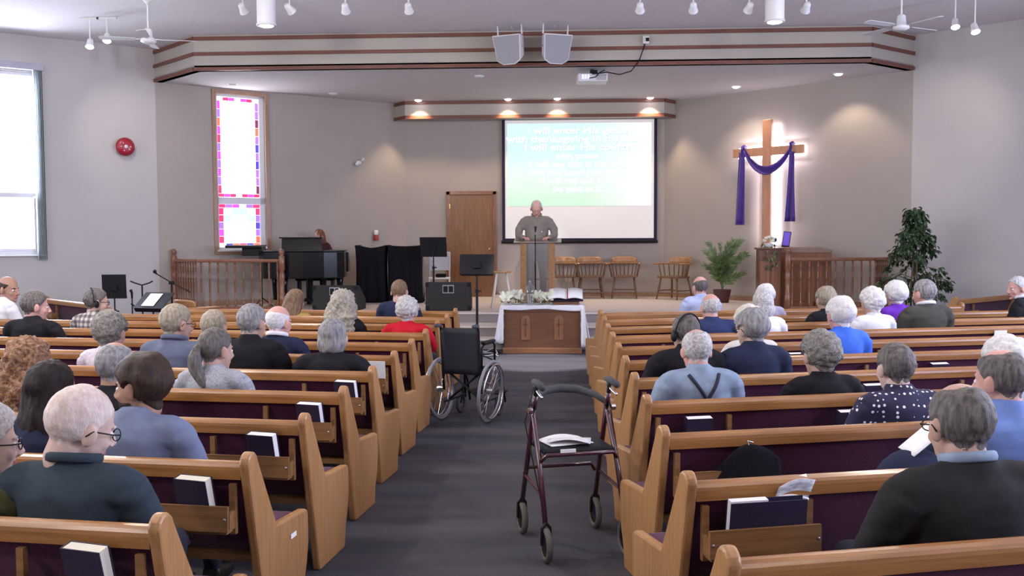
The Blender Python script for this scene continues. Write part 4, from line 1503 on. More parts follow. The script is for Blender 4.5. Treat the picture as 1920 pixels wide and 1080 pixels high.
def swag(u, v):
    x = -0.47 + 0.98 * u
    zt = 3.33 - 0.40 * (1 - (2 * u - 1) ** 2) ** 1.0
    wdt = .11 + .03 * sin(u * pi)
    z = zt + (v - .5) * wdt * 1.1 - .02
    return (x, CY - .055 - .020 * sin(v * pi * 2.0 + u * 5) - .03 * sin(u * pi), z)


MB().grid(swag, 28, 8).build('swag', M_PURPLE, t, smooth=True, thick=.008)


def tail(x0, x1, zt, zb, w0, w1, ph):
    def fn(u, v):
        z = zt + (zb - zt) * v
        w_ = w0 + (w1 - w0) * v
        c_ = x0 + (x1 - x0) * v
        return (c_ + (u - .5) * w_, CY - .060 + .022 * sin(u * 9 + ph + v * 2) * (.4 + v), z)
    return fn


MB().grid(tail(-.50, -.53, 3.27, 1.93, .12, .24, 0), 14, 14).build('hanging_tail', M_PURPLE, t, smooth=True, thick=.008)
MB().grid(tail(.52, .50, 3.22, 1.98, .11, .20, 2), 14, 14).build('hanging_tail', M_PURPLE, t, smooth=True, thick=.008)
for x in (-.49, .50):
    MB().tube([(x - .01, CY + .055, 3.28), (x, CY + .05, 3.36), (x, CY - .0, 3.372), (x, CY - .06, 3.355), (x, CY - .075, 3.25)], [.03, .04, .045, .045, .035], 8, flat=.5).build('fold', M_PURPLE, t, smooth=True)

# ---- lectern, preacher, microphone
t = thing('lectern', 'lectern of wooden posts with a clear acrylic front', 'lectern', (-0.41, 17.5, STAGE))
M_OSB = mat('lectern_wood', (0.27, 0.13, 0.055), 0.45, c2=(0.40, 0.215, 0.10), scale=26, detail=5)
for sx_ in (-1, 1):
    MB().box((sx_ * .255, 0, .565), (.115, .30, 1.10)).build('side_post', M_OSB, t, bevel=.008)
MB().box((0, -.05, .58), (.395, .012, 1.04)).build('acrylic_panel', M_SMOKE, t)
MB().box((0, .0, .03), (.72, .40, .06)).build('foot', M_OSB, t, bevel=.01)
MB().box((0, .05, .45), (.395, .18, .02)).build('shelf', M_SMOKE, t)
MB().box((0, .05, .78), (.395, .18, .02)).build('shelf', M_SMOKE, t)
MB().prism([(-.24, 1.115), (.22, 1.175), (.22, 1.195), (-.24, 1.135)], 'x', -.43, .43).build('reading_shelf', M_SMOKE, t, bevel=.004)
P['preacher'] = person('grey-haired man in warm grey shirt reading behind the lectern', (-0.44, 17.93, STAGE), pi, 1.90, kind='standing', hs=1.26, hair='recede', hc='lgrey', skin='pink', shirt='grey', trousers='grey', sx=1.08, pitch=0.42, glasses=True, collar='grey')
MB().box((-.10, .165, 1.32), (.02, .012, .018)).build('badge', M_WHITE, P['preacher'])
t = thing('microphone_stand', 'straight black microphone stand before the lectern', 'microphone stand', (-0.445, 17.12, STAGE))
MB().lathe([(.13, 0), (.13, .015), (.03, .03), (.013, .04), (.013, .75)], 18).build('base', M_BLACKM, t, smooth=True)
MB().tube([(0, 0, .7), (0, 0, 1.18), (0, .06, 1.26)], .009, 8).build('tube', M_BLACKM, t)
MB().tube([(0, .05, 1.25), (0, .09, 1.30)], .016, 8).build('clip', M_STEEL, t)
MB().tube([(0, .08, 1.285), (0, .16, 1.37), (0, .19, 1.40)], [.012, .017, .026], 10).build('microphone', M_BLACK, t, smooth=True)

# ---- captain's chairs
def captain(label, loc, rz):
    t = thing('captains_chair', label, 'chair', loc, rz, 'captain chairs on the stage')
    # local: faces -y
    MB().prism([(-.25, -.22), (-.20, -.25), (.20, -.25), (.25, -.22), (.27, .0), (.22, .20), (.10, .24), (-.10, .24), (-.22, .20), (-.27, .0)], 'z', .415, .45).build('seat', M_MAPLED, t, bevel=.01)
    for sx_ in (-1, 1):
        for sy, dy in ((-.18, -.07), (.17, .08)):
            MB().tube([(sx_ * .19, sy, .42), (sx_ * .215, sy + dy * .5, .22), (sx_ * .245, sy + dy, 0)], [.016, .021, .014], 8).build('leg', M_MAPLED, t, smooth=True)
        MB().tube([(sx_ * .222, -.225, .17), (sx_ * .222, .225, .17)], .011, 8).build('stretcher', M_MAPLED, t)
    MB().tube([(-.222, 0, .17), (.222, 0, .17)], .011, 8).build('stretcher', M_MAPLED, t)
    MB().tube([(-.235, -.24, .12), (.235, -.24, .12)], .011, 8).build('stretcher', M_MAPLED, t)
    arc = [(-.30, -.24), (-.305, -.10), (-.285, .06), (-.22, .20), (-.11, .265), (0, .28), (.11, .265), (.22, .20), (.285, .06), (.305, -.10), (.30, -.24)]
    MB().tube([(x, y, .69) for x, y in arc], [.026] + [.030] * 9 + [.026], 8, flat=.6).build('arm_bow', M_MAPLE, t, smooth=True)

    def crest(u, v):
        a = pi * (.15 + .70 * u)
        return (-.285 * cos(a), .10 + .185 * sin(a) + .02 * v, .70 + (.115 * (1 - .35 * (2 * u - 1) ** 4)) * v)
    MB().grid(crest, 16, 4).build('crest_rail', M_MAPLE, t, smooth=True, thick=.028)
    sp = arc[1:-1]
    for i in range(11):
        f_ = i / 10 * (len(sp) - 1)
        k_ = min(int(f_), len(sp) - 2)
        x, y = [sp[k_][j] + (sp[k_ + 1][j] - sp[k_][j]) * (f_ - k_) for j in (0, 1)]
        MB().tube([(x * .84, y * .84, .44), (x * .93, y * .93, .57), (x, y, .68)], [.009, .012, .009], 7).build('spindle', M_MAPLED, t, smooth=True)
    return t


ch = captain('wooden captain chair half hidden by the lectern', (0.06, 19.12, STAGE), 0)
dup(ch, (0.60, 19.12, STAGE), 0.05, 'wooden captain chair under the screen, second from the lectern')
dup(ch, (1.27, 19.14, STAGE), -0.06, 'wooden captain chair under the screen\'s right corner, third from the lectern')
dup(ch, (2.22, 18.80, STAGE), -0.75, 'wooden captain chair turned sideways, beside the potted palm')
bc_ = dup(ch, (-5.52, 14.25, 0), 2.6, 'dark spindle-back chair on the floor beside the left railing')
del bc_['group']

# ---- bar stool (pale) and dark stool
def stool(label, loc, rz, h, legm, seatm, sp=.20, top=.10):
    t = thing('stool', label, 'stool', loc, rz)
    MB().lathe([(.155, h - .035), (.165, h - .028), (.165, h - .008), (.15, h)], 22).build('seat', seatm, t, smooth=True, bevel=.004)
    for a in range(4):
        q = pi / 4 + a * pi / 2
        MB().tube([(top * cos(q), top * sin(q), h - .03), (sp * cos(q), sp * sin(q), 0)], [.017, .020], 8).build('leg', legm, t, smooth=True)
    for z, k_ in ((.22, .78), (.22 + .12, .65)):
        r_ = top + (sp - top) * (1 - z / h)
        for a in range(2):
            q = pi / 4 + a * pi + (0 if z < .3 else pi / 2)
            q2 = q + pi / 2
            MB().tube([(r_ * cos(q), r_ * sin(q), z), (r_ * cos(q2), r_ * sin(q2), z)], .011, 8).build('rung', legm, t, smooth=True)
    return t


M_STOOLW = mat('stool_white', (0.66, 0.60, 0.55), 0.5, var=.03)
stool('tall white-legged stool with round wooden seat near the lectern', (-1.0, 16.35, STAGE), 0.1, .65, M_STOOLW, M_MAPLE, .24, .11)
t = stool('dark wooden stool behind the right railing', (4.38, 16.55, STAGE), 0.3, .56, wood('stool_dark', (0.05, 0.02, 0.012), (0.09, 0.04, 0.025), 'z'), wood('stool_seat', (0.05, 0.022, 0.014), (0.10, 0.045, 0.03), 'x'), .27, .16)
# ---- communion table
t = thing('communion_table', 'walnut communion table carved with two arched cross panels', 'table', (-0.268, 14.14, 0), 0.0)
TW, TD, TH = 1.13, .42, .715
MB().box((0, TD / 2, .40), (TW, TD, .63)).build('body', M_TABLEW, t, bevel=.006)
MB().box((0, TD / 2 - .005, .045), (TW + .04, TD + .04, .09)).build('plinth', wood('plinth_wood', (0.17, 0.075, 0.036), (0.24, 0.115, 0.06), 'x'), t, bevel=.012)
MB().box((0, TD / 2, TH - .015), (TW + .10, TD + .06, .03)).build('tabletop', M_TABLEW, t, bevel=.006)
MB().box((0, -.006, .645), (TW - .04, .014, .05)).build('apron', M_TABLEW, t, bevel=.004)
M_CARVE = wood('carved_panel', (0.20, 0.088, 0.045), (0.27, 0.125, 0.07), 'z')
for x in (-.245, .245):
    arch = [(-.068, 0)] + [(-.068 * cos(a), .29 + .075 * sin(a)) for a in np.linspace(0, pi, 11)] + [(.068, 0)]
    MB().prism([(x + p[0], .205 + p[1]) for p in arch], 'y', -.014, .0).build('arched_panel', M_CARVE, t, bevel=.006)
    q = MB()
    q.box((x, -.017, .385), (.016, .010, .27))
    q.box((x, -.017, .435), (.085, .010, .016))
    q.build('carved_cross', M_TABLEW, t, bevel=.002)
# cloth over the table
t = thing('tablecloth', 'white linen cloth hanging over both ends of the communion table', 'tablecloth', (-0.268, 14.14, 0))


def clothtop(u, v):
    x = -.61 + 1.22 * u
    return (x, -.035 + v * (TD + .07), TH + .004 + .003 * sin(u * 23 + v * 5))


MB().grid(clothtop, 30, 8).build('top', M_CLOTH, t, smooth=True, thick=-.004)
MB().grid(lambda u, v: (-.61 + 1.22 * u, -.037 - .006 * sin(u * 30) * v, TH + .004 - v * (.055 + .018 * u + .012 * sin(u * 9))), 40, 4).build('front_fall', M_CLOTH, t, smooth=True, thick=-.003)
for sx_ in (-1, 1):
    def fall(u, v, s=sx_):
        return (s * (.612 + .085 * v + .016 * sin(u * 15) * v), -.037 + u * (TD + .07) - .05 * v * (1 - u), TH + .004 - v * (.56 + .05 * u))
    MB().grid(fall, 18, 12).build('side_fall', M_CLOTH, t, smooth=True, thick=-.003)
for sx_ in (-1, 1):
    wb = .135 if sx_ < 0 else .11
    MB().grid(lambda u, v, s=sx_, w__=wb: (s * (.572 + u * (.045 + (w__ - .045) * v)), -.040 - .012 * sin(u * 7 + v * 2) * (.3 + v), TH + .002 - v * (.55 + (.05 if s > 0 else 0) + .02 * sin(u * 5))), 8, 10).build('corner_fold', M_CLOTH, t, smooth=True, thick=-.003)
# things on the table
TZ = TH + .008


def lily(loc, sc, rz, tiltx):
    q = MB()
    for i in range(6):
        M = T(*loc) @ RZ(rz) @ RX(tiltx) @ RZ(i * pi / 3)
        q.grid(lambda u, v: (sc * (.010 + .075 * v), sc * (u - .5) * .050 * sin(pi * min(1, .12 + v * .88)) ** .8, sc * (.075 * v ** .7 - .03 * max(0, v - .6))), 3, 5, M)
    q.tube([tuple(T(*loc) @ RZ(rz) @ RX(tiltx) @ Vector((0, 0, -.05 * sc))), tuple(T(*loc) @ RZ(rz) @ RX(tiltx) @ Vector((0, 0, .03 * sc)))], [.004, .009], 6)
    return q


random.seed(3)
for lab, spots in (('white lily garland with green leaves at the left of the table cloth', [(-.60, .06), (-.54, .03), (-.48, .12), (-.43, .05), (-.37, .09), (-.33, .03), (-.29, .10)]), ('white lily garland with green leaves in the middle of the table', [(-.06, .07), (-.01, .03), (.04, .10), (.09, .05), (.14, .09), (.19, .06)])):
    t = thing('flower_garland', lab, 'flowers', (-0.268, 14.16, TZ), 0, 'lily garlands')
    for x, y in spots:
        lily((x, y, .055 + random.random() * .05), 1.25 + random.random() * .3, random.random() * 6, random.uniform(.5, 1.0)).build('lily', M_PETAL, t, smooth=True)
    for i in range(44):
        x = random.choice(spots)
        cx_, cy_ = x[0] + random.uniform(-.07, .07), x[1] + random.uniform(-.05, .06)
        M = T(cx_, cy_, .012 + random.random() * .05) @ RZ(random.random() * 6.3) @ RY(random.uniform(-.5, .3))
        MB().grid(lambda u, v: (v * .085, (u - .5) * .030 * sin(pi * (.08 + .9 * v)), .012 * sin(v * 3)), 2, 4, M).build('leaf', M_GREEN2, t, smooth=True)
t = thing('hurricane_lamp', 'clear glass hurricane jar with white candles on the communion table', 'lantern', (-0.60 + .15, 14.30, TZ))
MB().lathe([(.075, 0), (.082, .02), (.085, .18), (.078, .25), (.050, .29), (.030, .31), (.018, .335), (.022, .35), (.008, .365)], 20).build('glass_jar', M_GLASS, t, smooth=True)
for x in (-.03, .0, .035):
    MB().lathe([(.012, .005), (.012, .15), (.004, .158)], 10, T(x, .01 - abs(x) * .3, 0)).build('candle', M_PAPER, t, smooth=True)
t = thing('open_bible', 'large open bible on a dark stand at the right of the communion table', 'book', (0.08, 14.28, TZ), 0.0)
MB().prism([(-.12, 0), (.14, 0), (.14, .17), (-.12, .04)], 'x', -.20, .20).build('stand', M_TABLEW, t, bevel=.006)
RB = T(0, .01, .122) @ RX(.45) @ Matrix.Scale(1.22, 4)
MB().box((0, 0, 0), (.42, .25, .008), RB).build('cover', M_COVER, t)
for sx_ in (-1, 1):
    MB().grid(lambda u, v, s=sx_: (s * (.003 + .20 * u), (v - .5) * .24, .012 + .030 * sin(pi * min(1, .15 + .75 * u)) ), 10, 2, RB).build('pages', M_PAPER, t, smooth=True, thick=-.012)
MB().box((0.02, -.02, .045), (.012, .26, .002), RB).build('ribbon', M_RED, t)

# ---- wedge monitors
def wedge(label, loc, rz, w_, d_, h_):
    t = thing('stage_monitor', label, 'loudspeaker', loc, rz, 'floor monitors')
    MB().prism([(0, 0), (d_, 0), (d_, h_), (d_ * .70, h_), (0, h_ * .35)], 'x', -w_ / 2, w_ / 2).build('cabinet', mat('monitor_carpet', (0.030, 0.028, 0.028), 0.95, var=.3, scale=120, bump=.2, bscale=300), t, bevel=.02)
    # back of the cabinet faces the nave
    q = MB()
    q.box((0.0, -.004, h_ * .68), (.17, .014, .115))
    q.build('horn_panel', M_STEEL, t, bevel=.004)
    for x in (-.042, .042):
        MB().box((x, -.010, h_ * .68), (.070, .012, .09)).build('horn', M_BLACK, t, bevel=.01)
    for sx_ in (-1, 1):
        for z in (.04, h_ - .05):
            MB().box((sx_ * (w_ / 2 - .025), -.001 if z < .1 else d_ * .7, z), (.05, .03, .06)).build('corner_guard', M_BLACK, t, bevel=.01)
    return t


def wedge2(label, loc, rz, w_, d_, h_):
    t = thing('stage_monitor', label, 'loudspeaker', loc, rz, 'floor monitors')
    MB().prism([(0, 0), (d_, 0), (d_, h_ * .4), (.12, h_), (0, h_)], 'x', -w_ / 2, w_ / 2).build('cabinet', mat('monitor_carpet', (0.030, 0.028, 0.028), 0.95, var=.3, scale=120, bump=.2, bscale=300), t, bevel=.02)
    MB().box((0, -.004, h_ * .76), (.19, .014, .14)).build('handle_plate', M_STEEL, t, bevel=.004)
    for x in (-.045, .045):
        MB().box((x, -.010, h_ * .76), (.076, .012, .105)).build('recess', M_BLACK, t, bevel=.01)
    for sx_ in (-1, 1):
        MB().box((sx_ * (w_ / 2 - .03), .0, .05), (.06, .03, .07)).build('corner_guard', M_BLACK, t, bevel=.01)
        MB().box((sx_ * (w_ / 2 - .03), .0, h_ - .04), (.06, .03, .07)).build('corner_guard', M_BLACK, t, bevel=.01)
    return t


wedge2('black stage monitor on the platform edge right of the man in navy shirt', (-1.86, 15.85, STAGE), 0.05, .76, .45, .48)
wedge2('black stage monitor in front of the piano', (-3.80, 16.0, STAGE), -0.12, .80, .45, .42)

# ---- grand piano
t = thing('grand_piano', 'black grand piano with raised music desk, near the stained glass window', 'piano', (-4.55, 16.92, STAGE), 0.12)
out = [(.70, .45), (.72, -.25), (.62, -.42), (.40, -.52), (.05, -.60), (-.35, -.62), (-.62, -.52), (-.75, -.30), (-.76, .45)]
MB().prism(out, 'z', .52, .98).build('case', M_PIANO, t, bevel=.012)
MB().prism([(x * 1.015, y * 1.015) for x, y in out[:-1]] + [(-.76, .45)], 'z', .985, 1.005).build('lid', M_PIANO, t, bevel=.006)
MB().box((0, .58, .66), (1.40, .30, .10)).build('key_bed', M_PIANO, t, bevel=.01)
for sx_ in (-1, 1):
    MB().prism([(.44, .60), (.74, .60), (.74, .74), (.66, .82), (.44, .96)], 'x', sx_ * .70 - .03, sx_ * .70 + .03).build('key_arm', M_PIANO, t, bevel=.01)
MB().box((0, .60, .716), (1.22, .15, .018)).build('white_keys', M_PAPER, t)
bk = MB()
for i in range(36):
    if i % 7 not in (2, 6):
        bk.box((-.59 + i * .0335, .565, .732), (.014, .09, .016))
bk.build('black_keys', M_BLACK, t)
MB().box((-.10, .34, 1.12), (.72, .02, .23), T(0, 0, 0) @ RX(0.0)).build('music_desk', M_PIANO, t, bevel=.006)
MB().box((-.10, .30, 1.225), (.78, .16, .025)).build('desk_top', M_PIANO, t, bevel=.006)
MB().box((-1.02, .0, 1.075), (.62, .60, .05)).build('side_shelf', M_PIANO, t, bevel=.008)
MB().box((-.90, .05, .98), (.34, .40, .14)).build('shelf_box', M_PIANO, t, bevel=.008)
for x, y in ((-.58, .30), (.58, .30), (-.30, -.42)):
    MB().tube([(x, y, .60), (x, y, .40), (x, y, .10)], [.075, .055, .042], 10).build('leg', M_PIANO, t, smooth=True)
    MB().lathe([(.030, 0), (.035, .03), (.030, .09), (.042, .10)], 10, T(x, y, 0)).build('caster', M_BRASS, t, smooth=True)
MB().tube([(0, .25, .60), (0, .25, .12)], .022, 8).build('pedal_lyre', M_PIANO, t)
MB().box((0, .24, .10), (.26, .14, .06)).build('pedal_box', M_PIANO, t, bevel=.008)
for x in (-.06, 0, .06):
    MB().box((x, .36, .085), (.025, .12, .008)).build('pedal', M_BRASS, t)
t = thing('piano_bench', 'black padded piano bench behind the grand piano', 'bench', (-4.57, 17.76, STAGE), 0.12)
MB().box((0, 0, .46), (.72, .34, .07)).build('seat', M_BLACKF, t, bevel=.02)
for x in (-.31, .31):
    for y in (-.13, .13):
        MB().tube([(x, y, .43), (x, y, 0)], .022, 8).build('leg', M_PIANO, t)
P['pianist'] = person('pianist with long auburn hair in dark top, behind the piano', (-4.52, 17.79, STAGE), pi + .12, 1.375, kind='pianist', hs=1.08, hair='long', hc='auburn', skin='fair', shirt='maroon', trousers='black', yaw=-0.55, pitch=0.12, base_z=0.49)
P['pianist'].location.z = STAGE
t = thing('sheet_music', 'white sheet music lying on the piano desk top', 'paper', (-4.62, 17.20, STAGE + 1.2385), 0.12)
MB().grid(lambda u, v: (-.26 + .50 * u, -.05 + .12 * v, .003 + .006 * sin(u * 6)), 10, 2).build('sheet', M_PAPER, t, smooth=True, thick=.003)
# microphone boom beside the piano with round music light
t = thing('boom_stand', 'small grey boom stand left of the piano behind the railing', 'microphone stand', (-5.22, 16.55, STAGE))
MB().tube([(0, 0, .02), (0, 0, .92)], .012, 8).build('tube', M_BLACKM, t)
MB().tube([(0, 0, .90), (.08, .02, 1.02)], .008, 8).build('boom', M_BLACKM, t)
for a in range(3):
    MB().tube([(0, 0, .18), (.22 * cos(a * 2.1), .22 * sin(a * 2.1), .01)], .009, 6).build('leg', M_BLACKM, t)
MB().ell((.09, .02, 1.05), (.022, .022, .04), 8, 6).build('microphone', M_STEEL, t, smooth=True)

# ---- black draped panels round the drum kit
def drape_box(label, loc, rz, w_, d_, h_, ph):
    t = thing('draped_screen', label, 'screen', loc, rz, 'black draped screens')
    fr_ = MB()
    for x in (-w_ / 2 + .02, w_ / 2 - .02):
        fr_.tube([(x, d_ / 2, 0), (x, d_ / 2, h_ * .93)], .014, 6)
    fr_.build('frame', M_STEEL, t)

    def fn(u, v):
        a = u * (w_ + 2 * d_)
        if a < d_:
            x, y = -w_ / 2, d_ - a
        elif a < d_ + w_:
            x, y = -w_ / 2 + a - d_, 0
        else:
            x, y = w_ / 2, a - d_ - w_
        top_ = h_ * (1 - .045 * sin(pi * min(1, max(0, (a - d_) / w_))) * (1 if ph else .4))
        k_ = .022 * sin(u * 40 + ph) * (1 - .5 * v)
        pinch = 1 - .10 * sin(pi * v * .9)
        return (x * pinch, y - k_, .01 + v * (top_ - .01))
    MB().grid(fn, 72, 10).build('cloth', M_BLACKF, t, smooth=True, thick=.006)
    MB().grid(lambda u, v: (-w_ / 2 + u * w_, d_ * v, h_ * (1 - .045 * sin(pi * u) * (1 if ph else .4)) - .012), 12, 3).build('top_cloth', M_BLACKF, t, smooth=True, thick=.006)
    return t


drape_box('black cloth draped screen right of the pianist, with sagging top', (-3.54, 17.75, STAGE), -.05, .60, .45, 1.08, 1.0)
drape_box('black cloth draped screen beside the wooden door', (-2.88, 17.70, STAGE), .06, .66, .50, 1.08, 0.0)
# red extinguisher on the wall above the screens
t = thing('fire_extinguisher', 'small red canister with white top on the chancel wall', 'extinguisher', (-3.68, 19.08, 1.66), math.atan2(dW.y, dW.x))
MB().lathe([(.045, 0), (.05, .01), (.05, .10), (.04, .115)], 14).build('cylinder', mat('dull_red', (0.35, 0.05, 0.04), 0.5), t, smooth=True)
MB().lathe([(.04, .115), (.045, .13), (.045, .19), (.03, .21)], 14).build('cap', M_PAPER, t, smooth=True)
MB().box((0, .045, .08), (.04, .03, .14)).build('wall_bracket', M_STEEL, t)

# ---- music stands
def music_stand(label, loc, rz, h, tilt=-.30, w_=.50, hh=.34, back=-1):
    t = thing('music_stand', label, 'music stand', loc, rz, 'black music stands')
    for a in range(3):
        q = a * 2 * pi / 3 + .5
        MB().tube([(0, 0, .12), (.14 * cos(q), .14 * sin(q), .06), (.24 * cos(q), .24 * sin(q), .012)], .011, 7).build('foot', M_BLACKM, t)
    MB().tube([(0, 0, .05), (0, 0, h - .35)], .018, 10).build('lower_tube', M_BLACKM, t)
    MB().tube([(0, 0, h - .42), (0, 0, h)], .011, 10).build('upper_tube', M_BLACKM, t)
    MB().lathe([(.026, h - .37), (.026, h - .32)], 10).build('clutch', M_BLACK, t)
    MB().tube([(.03, 0, h - .345), (.06, 0, h - .345)], .010, 8).build('knob', M_BLACK, t)
    M = T(0, 0, h) @ RX(tilt)
    MB().box((0, .0, .03), (w_, .010, hh), M).build('desk', M_BLACKM, t, bevel=.012)
    MB().box((0, .03, .03 - hh / 2), (w_ - .03, .07, .008), M).build('ledge', M_BLACKM, t)
    MB().box((0, .02 * back, .0), (.10, .035, .08), M).build('bracket', M_BLACKM, t, bevel=.006)
    return t


music_stand('tall black music stand in the aisle behind the wheelchair', (-1.15, 13.2, 0), 0.0, 1.33, tilt=-.38, w_=.48, hh=.29)
music_stand('black music stand on the platform against the wooden door', (-2.30, 17.35, STAGE), -.15, 1.02, tilt=.18, w_=.50, hh=.36)
music_stand('black music stand with upright desk in front of the left wall', (-6.70, 14.1, 0), 0.1, .98, tilt=.05, w_=.36, hh=.36)
ms = music_stand('black music stand tilted flat with a lit sheet, beside the left railing', (-5.85, 13.5, 0), -.25, .82, tilt=-.95, w_=.50, hh=.36, back=1)
t = thing('sheet_music', 'white sheet on the tilted music stand by the left railing', 'paper', (-5.85, 13.5, 0), -.25)
MB().box((-.03, -.012, .03), (.21, .004, .28), T(0, 0, .82) @ RX(-.95)).build('sheet', M_PAPER, t)
# guitar stand, boom microphone, small microphone stand at the left
t = thing('guitar_stand', 'black upright instrument stand with two forked arms', 'stand', (-6.25, 14.05, 0))
MB().tube([(0, 0, .05), (0, 0, 1.03)], .013, 8).build('tube', M_BLACKM, t)
for s_ in (-1, 1):
    MB().tube([(0, 0, 1.03), (s_ * .10, 0, 1.06), (s_ * .17, -.02, 1.09)], .011, 7).build('upper_fork', M_BLACKM, t)
    MB().tube([(0, 0, .70), (s_ * .08, -.04, .70), (s_ * .13, -.10, .76)], .011, 7).build('lower_fork', M_BLACKM, t)
for a in range(3):
    MB().tube([(0, 0, .20), (.25 * cos(a * 2.1), .25 * sin(a * 2.1), .012)], .011, 7).build('leg', M_BLACKM, t)
t = thing('boom_stand', 'black boom microphone stand beside the left railing', 'microphone stand', (-5.78, 14.0, 0))
MB().tube([(0, 0, .03), (0, 0, 1.06)], .013, 8).build('tube', M_BLACKM, t)
MB().tube([(.28, 0, .93), (.0, 0, 1.07), (-.22, 0, 1.20)], .009, 8).build('boom', M_BLACKM, t)
MB().box((0.0, 0, 1.07), (.08, .04, .05)).build('clutch', M_BLACK, t, bevel=.01)
MB().ell((-.25, 0, 1.235), (.028, .028, .030), 10, 8).build('microphone', M_BLACK, t, smooth=True)
MB().tube([(-.22, 0, 1.20), (-.245, 0, 1.22)], .014, 8).build('clip', M_BLACK, t)
for a in range(3):
    MB().tube([(0, 0, .16), (.26 * cos(a * 2.1 + .4), .26 * sin(a * 2.1 + .4), .012)], .010, 7).build('leg', M_BLACKM, t)
t = thing('microphone_stand', 'short straight microphone stand left of the instrument stand', 'microphone stand', (-6.50, 14.25, 0))
MB().lathe([(.12, 0), (.12, .012), (.012, .03), (.010, .85)], 16).build('base', M_BLACKM, t, smooth=True)
MB().tube([(0, 0, .82), (0, 0, .90), (-.02, 0, .95)], [.014, .018, .024], 8).build('microphone', M_BLACK, t, smooth=True)
# pale chair behind the stage music stand
t = thing('side_chair', 'pale folding chair behind the stage music stand, near the door', 'chair', (-2.32, 18.35, STAGE), 0.1)
MB().box((0, 0, .44), (.42, .40, .03)).build('seat', M_WHITEM, t, bevel=.01)
MB().box((0, .19, .76), (.42, .025, .36)).build('backrest', M_WHITEM, t, bevel=.02)
for x in (-.19, .19):
    MB().tube([(x, -.17, .44), (x * 1.05, -.20, 0)], .013, 8).build('leg', M_WHITEM, t)
    MB().tube([(x, .19, .92), (x, .18, .44), (x * 1.05, .22, 0)], .013, 8).build('leg', M_WHITEM, t)
MB().box((0.03, -.01, .49), (.20, .25, .06)).build('cushion', M_BLACKF, t, bevel=.02)

# ---- organ with pedestal, flowers, laptop
t = thing('organ', 'low wooden organ console behind the right railing', 'organ', (4.12, 16.62, STAGE), -.30)
MB().box((0, 0, .47), (.95, .50, .94)).build('console', M_CHERRY, t, bevel=.01)
MB().prism([(-.475, .94), (.475, .94), (.475, .985), (.28, 1.035), (-.30, 1.035), (-.475, .985)], 'y', -.25, .25).build('lid', wood('organ_lid', (0.20, 0.12, 0.09), (0.30, 0.19, 0.15), 'x'), t, bevel=.008)
for x in (-.30, 0, .30):
    MB().box((x, -.255, .45), (.26, .014, .66)).build('front_panel', M_CHERRY, t, bevel=.006)
t = thing('pedestal', 'square wooden pedestal stand at the end of the right railing', 'pedestal', (3.50, 16.35, STAGE), -.05)
MB().box((0, 0, .50), (.36, .36, 1.0)).build('body', M_TABLEW, t, bevel=.006)
for x in (-.09, .09):
    MB().box((x, -.184, .44), (.15, .010, .74)).build('front_panel', M_CHERRY, t, bevel=.004)
MB().box((0, 0, 1.015), (.42, .42, .03)).build('top', M_TABLEW, t, bevel=.006)
t = thing('flower_arrangement', 'white flower arrangement with trailing greenery on the wooden pedestal', 'flowers', (3.50, 16.35, STAGE + 1.03))
MB().lathe([(.05, 0), (.075, .03), (.08, .07), (.07, .075)], 14).build('bowl', M_WHITEM, t, smooth=True)
random.seed(5)
for i in range(7):
    a = random.random() * 6.28
    MB().ell((.07 * cos(a), .06 * sin(a), .10 + random.random() * .08), (.038, .038, .028), 9, 6).build('flower', M_PETAL, t, smooth=True)
MB().ell((.10, .02, .13), (.045, .04, .045), 9, 6).build('flower', mat('dark_flower', (0.05, 0.03, 0.08), 0.7), t, smooth=True)
for i in range(46):
    a = random.random() * 6.28
    dwn = random.random() ** 1.3
    x, y = .13 * cos(a) * (1 - .3 * dwn), -.13 - .10 * random.random() * (1 if dwn > .2 else -1)
    M = T(x, -.20 - .03 * random.random() if dwn > .25 else y * .4, .06 - .42 * dwn + .04 * random.random()) @ RZ(random.random() * 6.3) @ RY(.9)
    MB().grid(lambda u, v: (v * .075, (u - .5) * .034 * sin(pi * (.08 + .9 * v)), 0), 2, 3, M).build('leaf', M_GREEN2, t, smooth=True)
t = thing('tablet_screen', 'dark tablet with purple screen standing on the organ', 'tablet', (3.86, 16.72, STAGE + 1.037), -.35)
MB().box((0, .0, .135), (.13, .012, .27), RX(-.22) @ RY(.12)).build('case', M_BLACK, t, bevel=.008)
MB().box((0, -.008, .14), (.108, .002, .235), RX(-.22) @ RY(.12)).build('display', glow('tablet_display', (0.10, 0.05, 0.36), 0.8), t)
MB().box((0, .02, .006), (.13, .09, .012)).build('foot', M_BLACK, t)

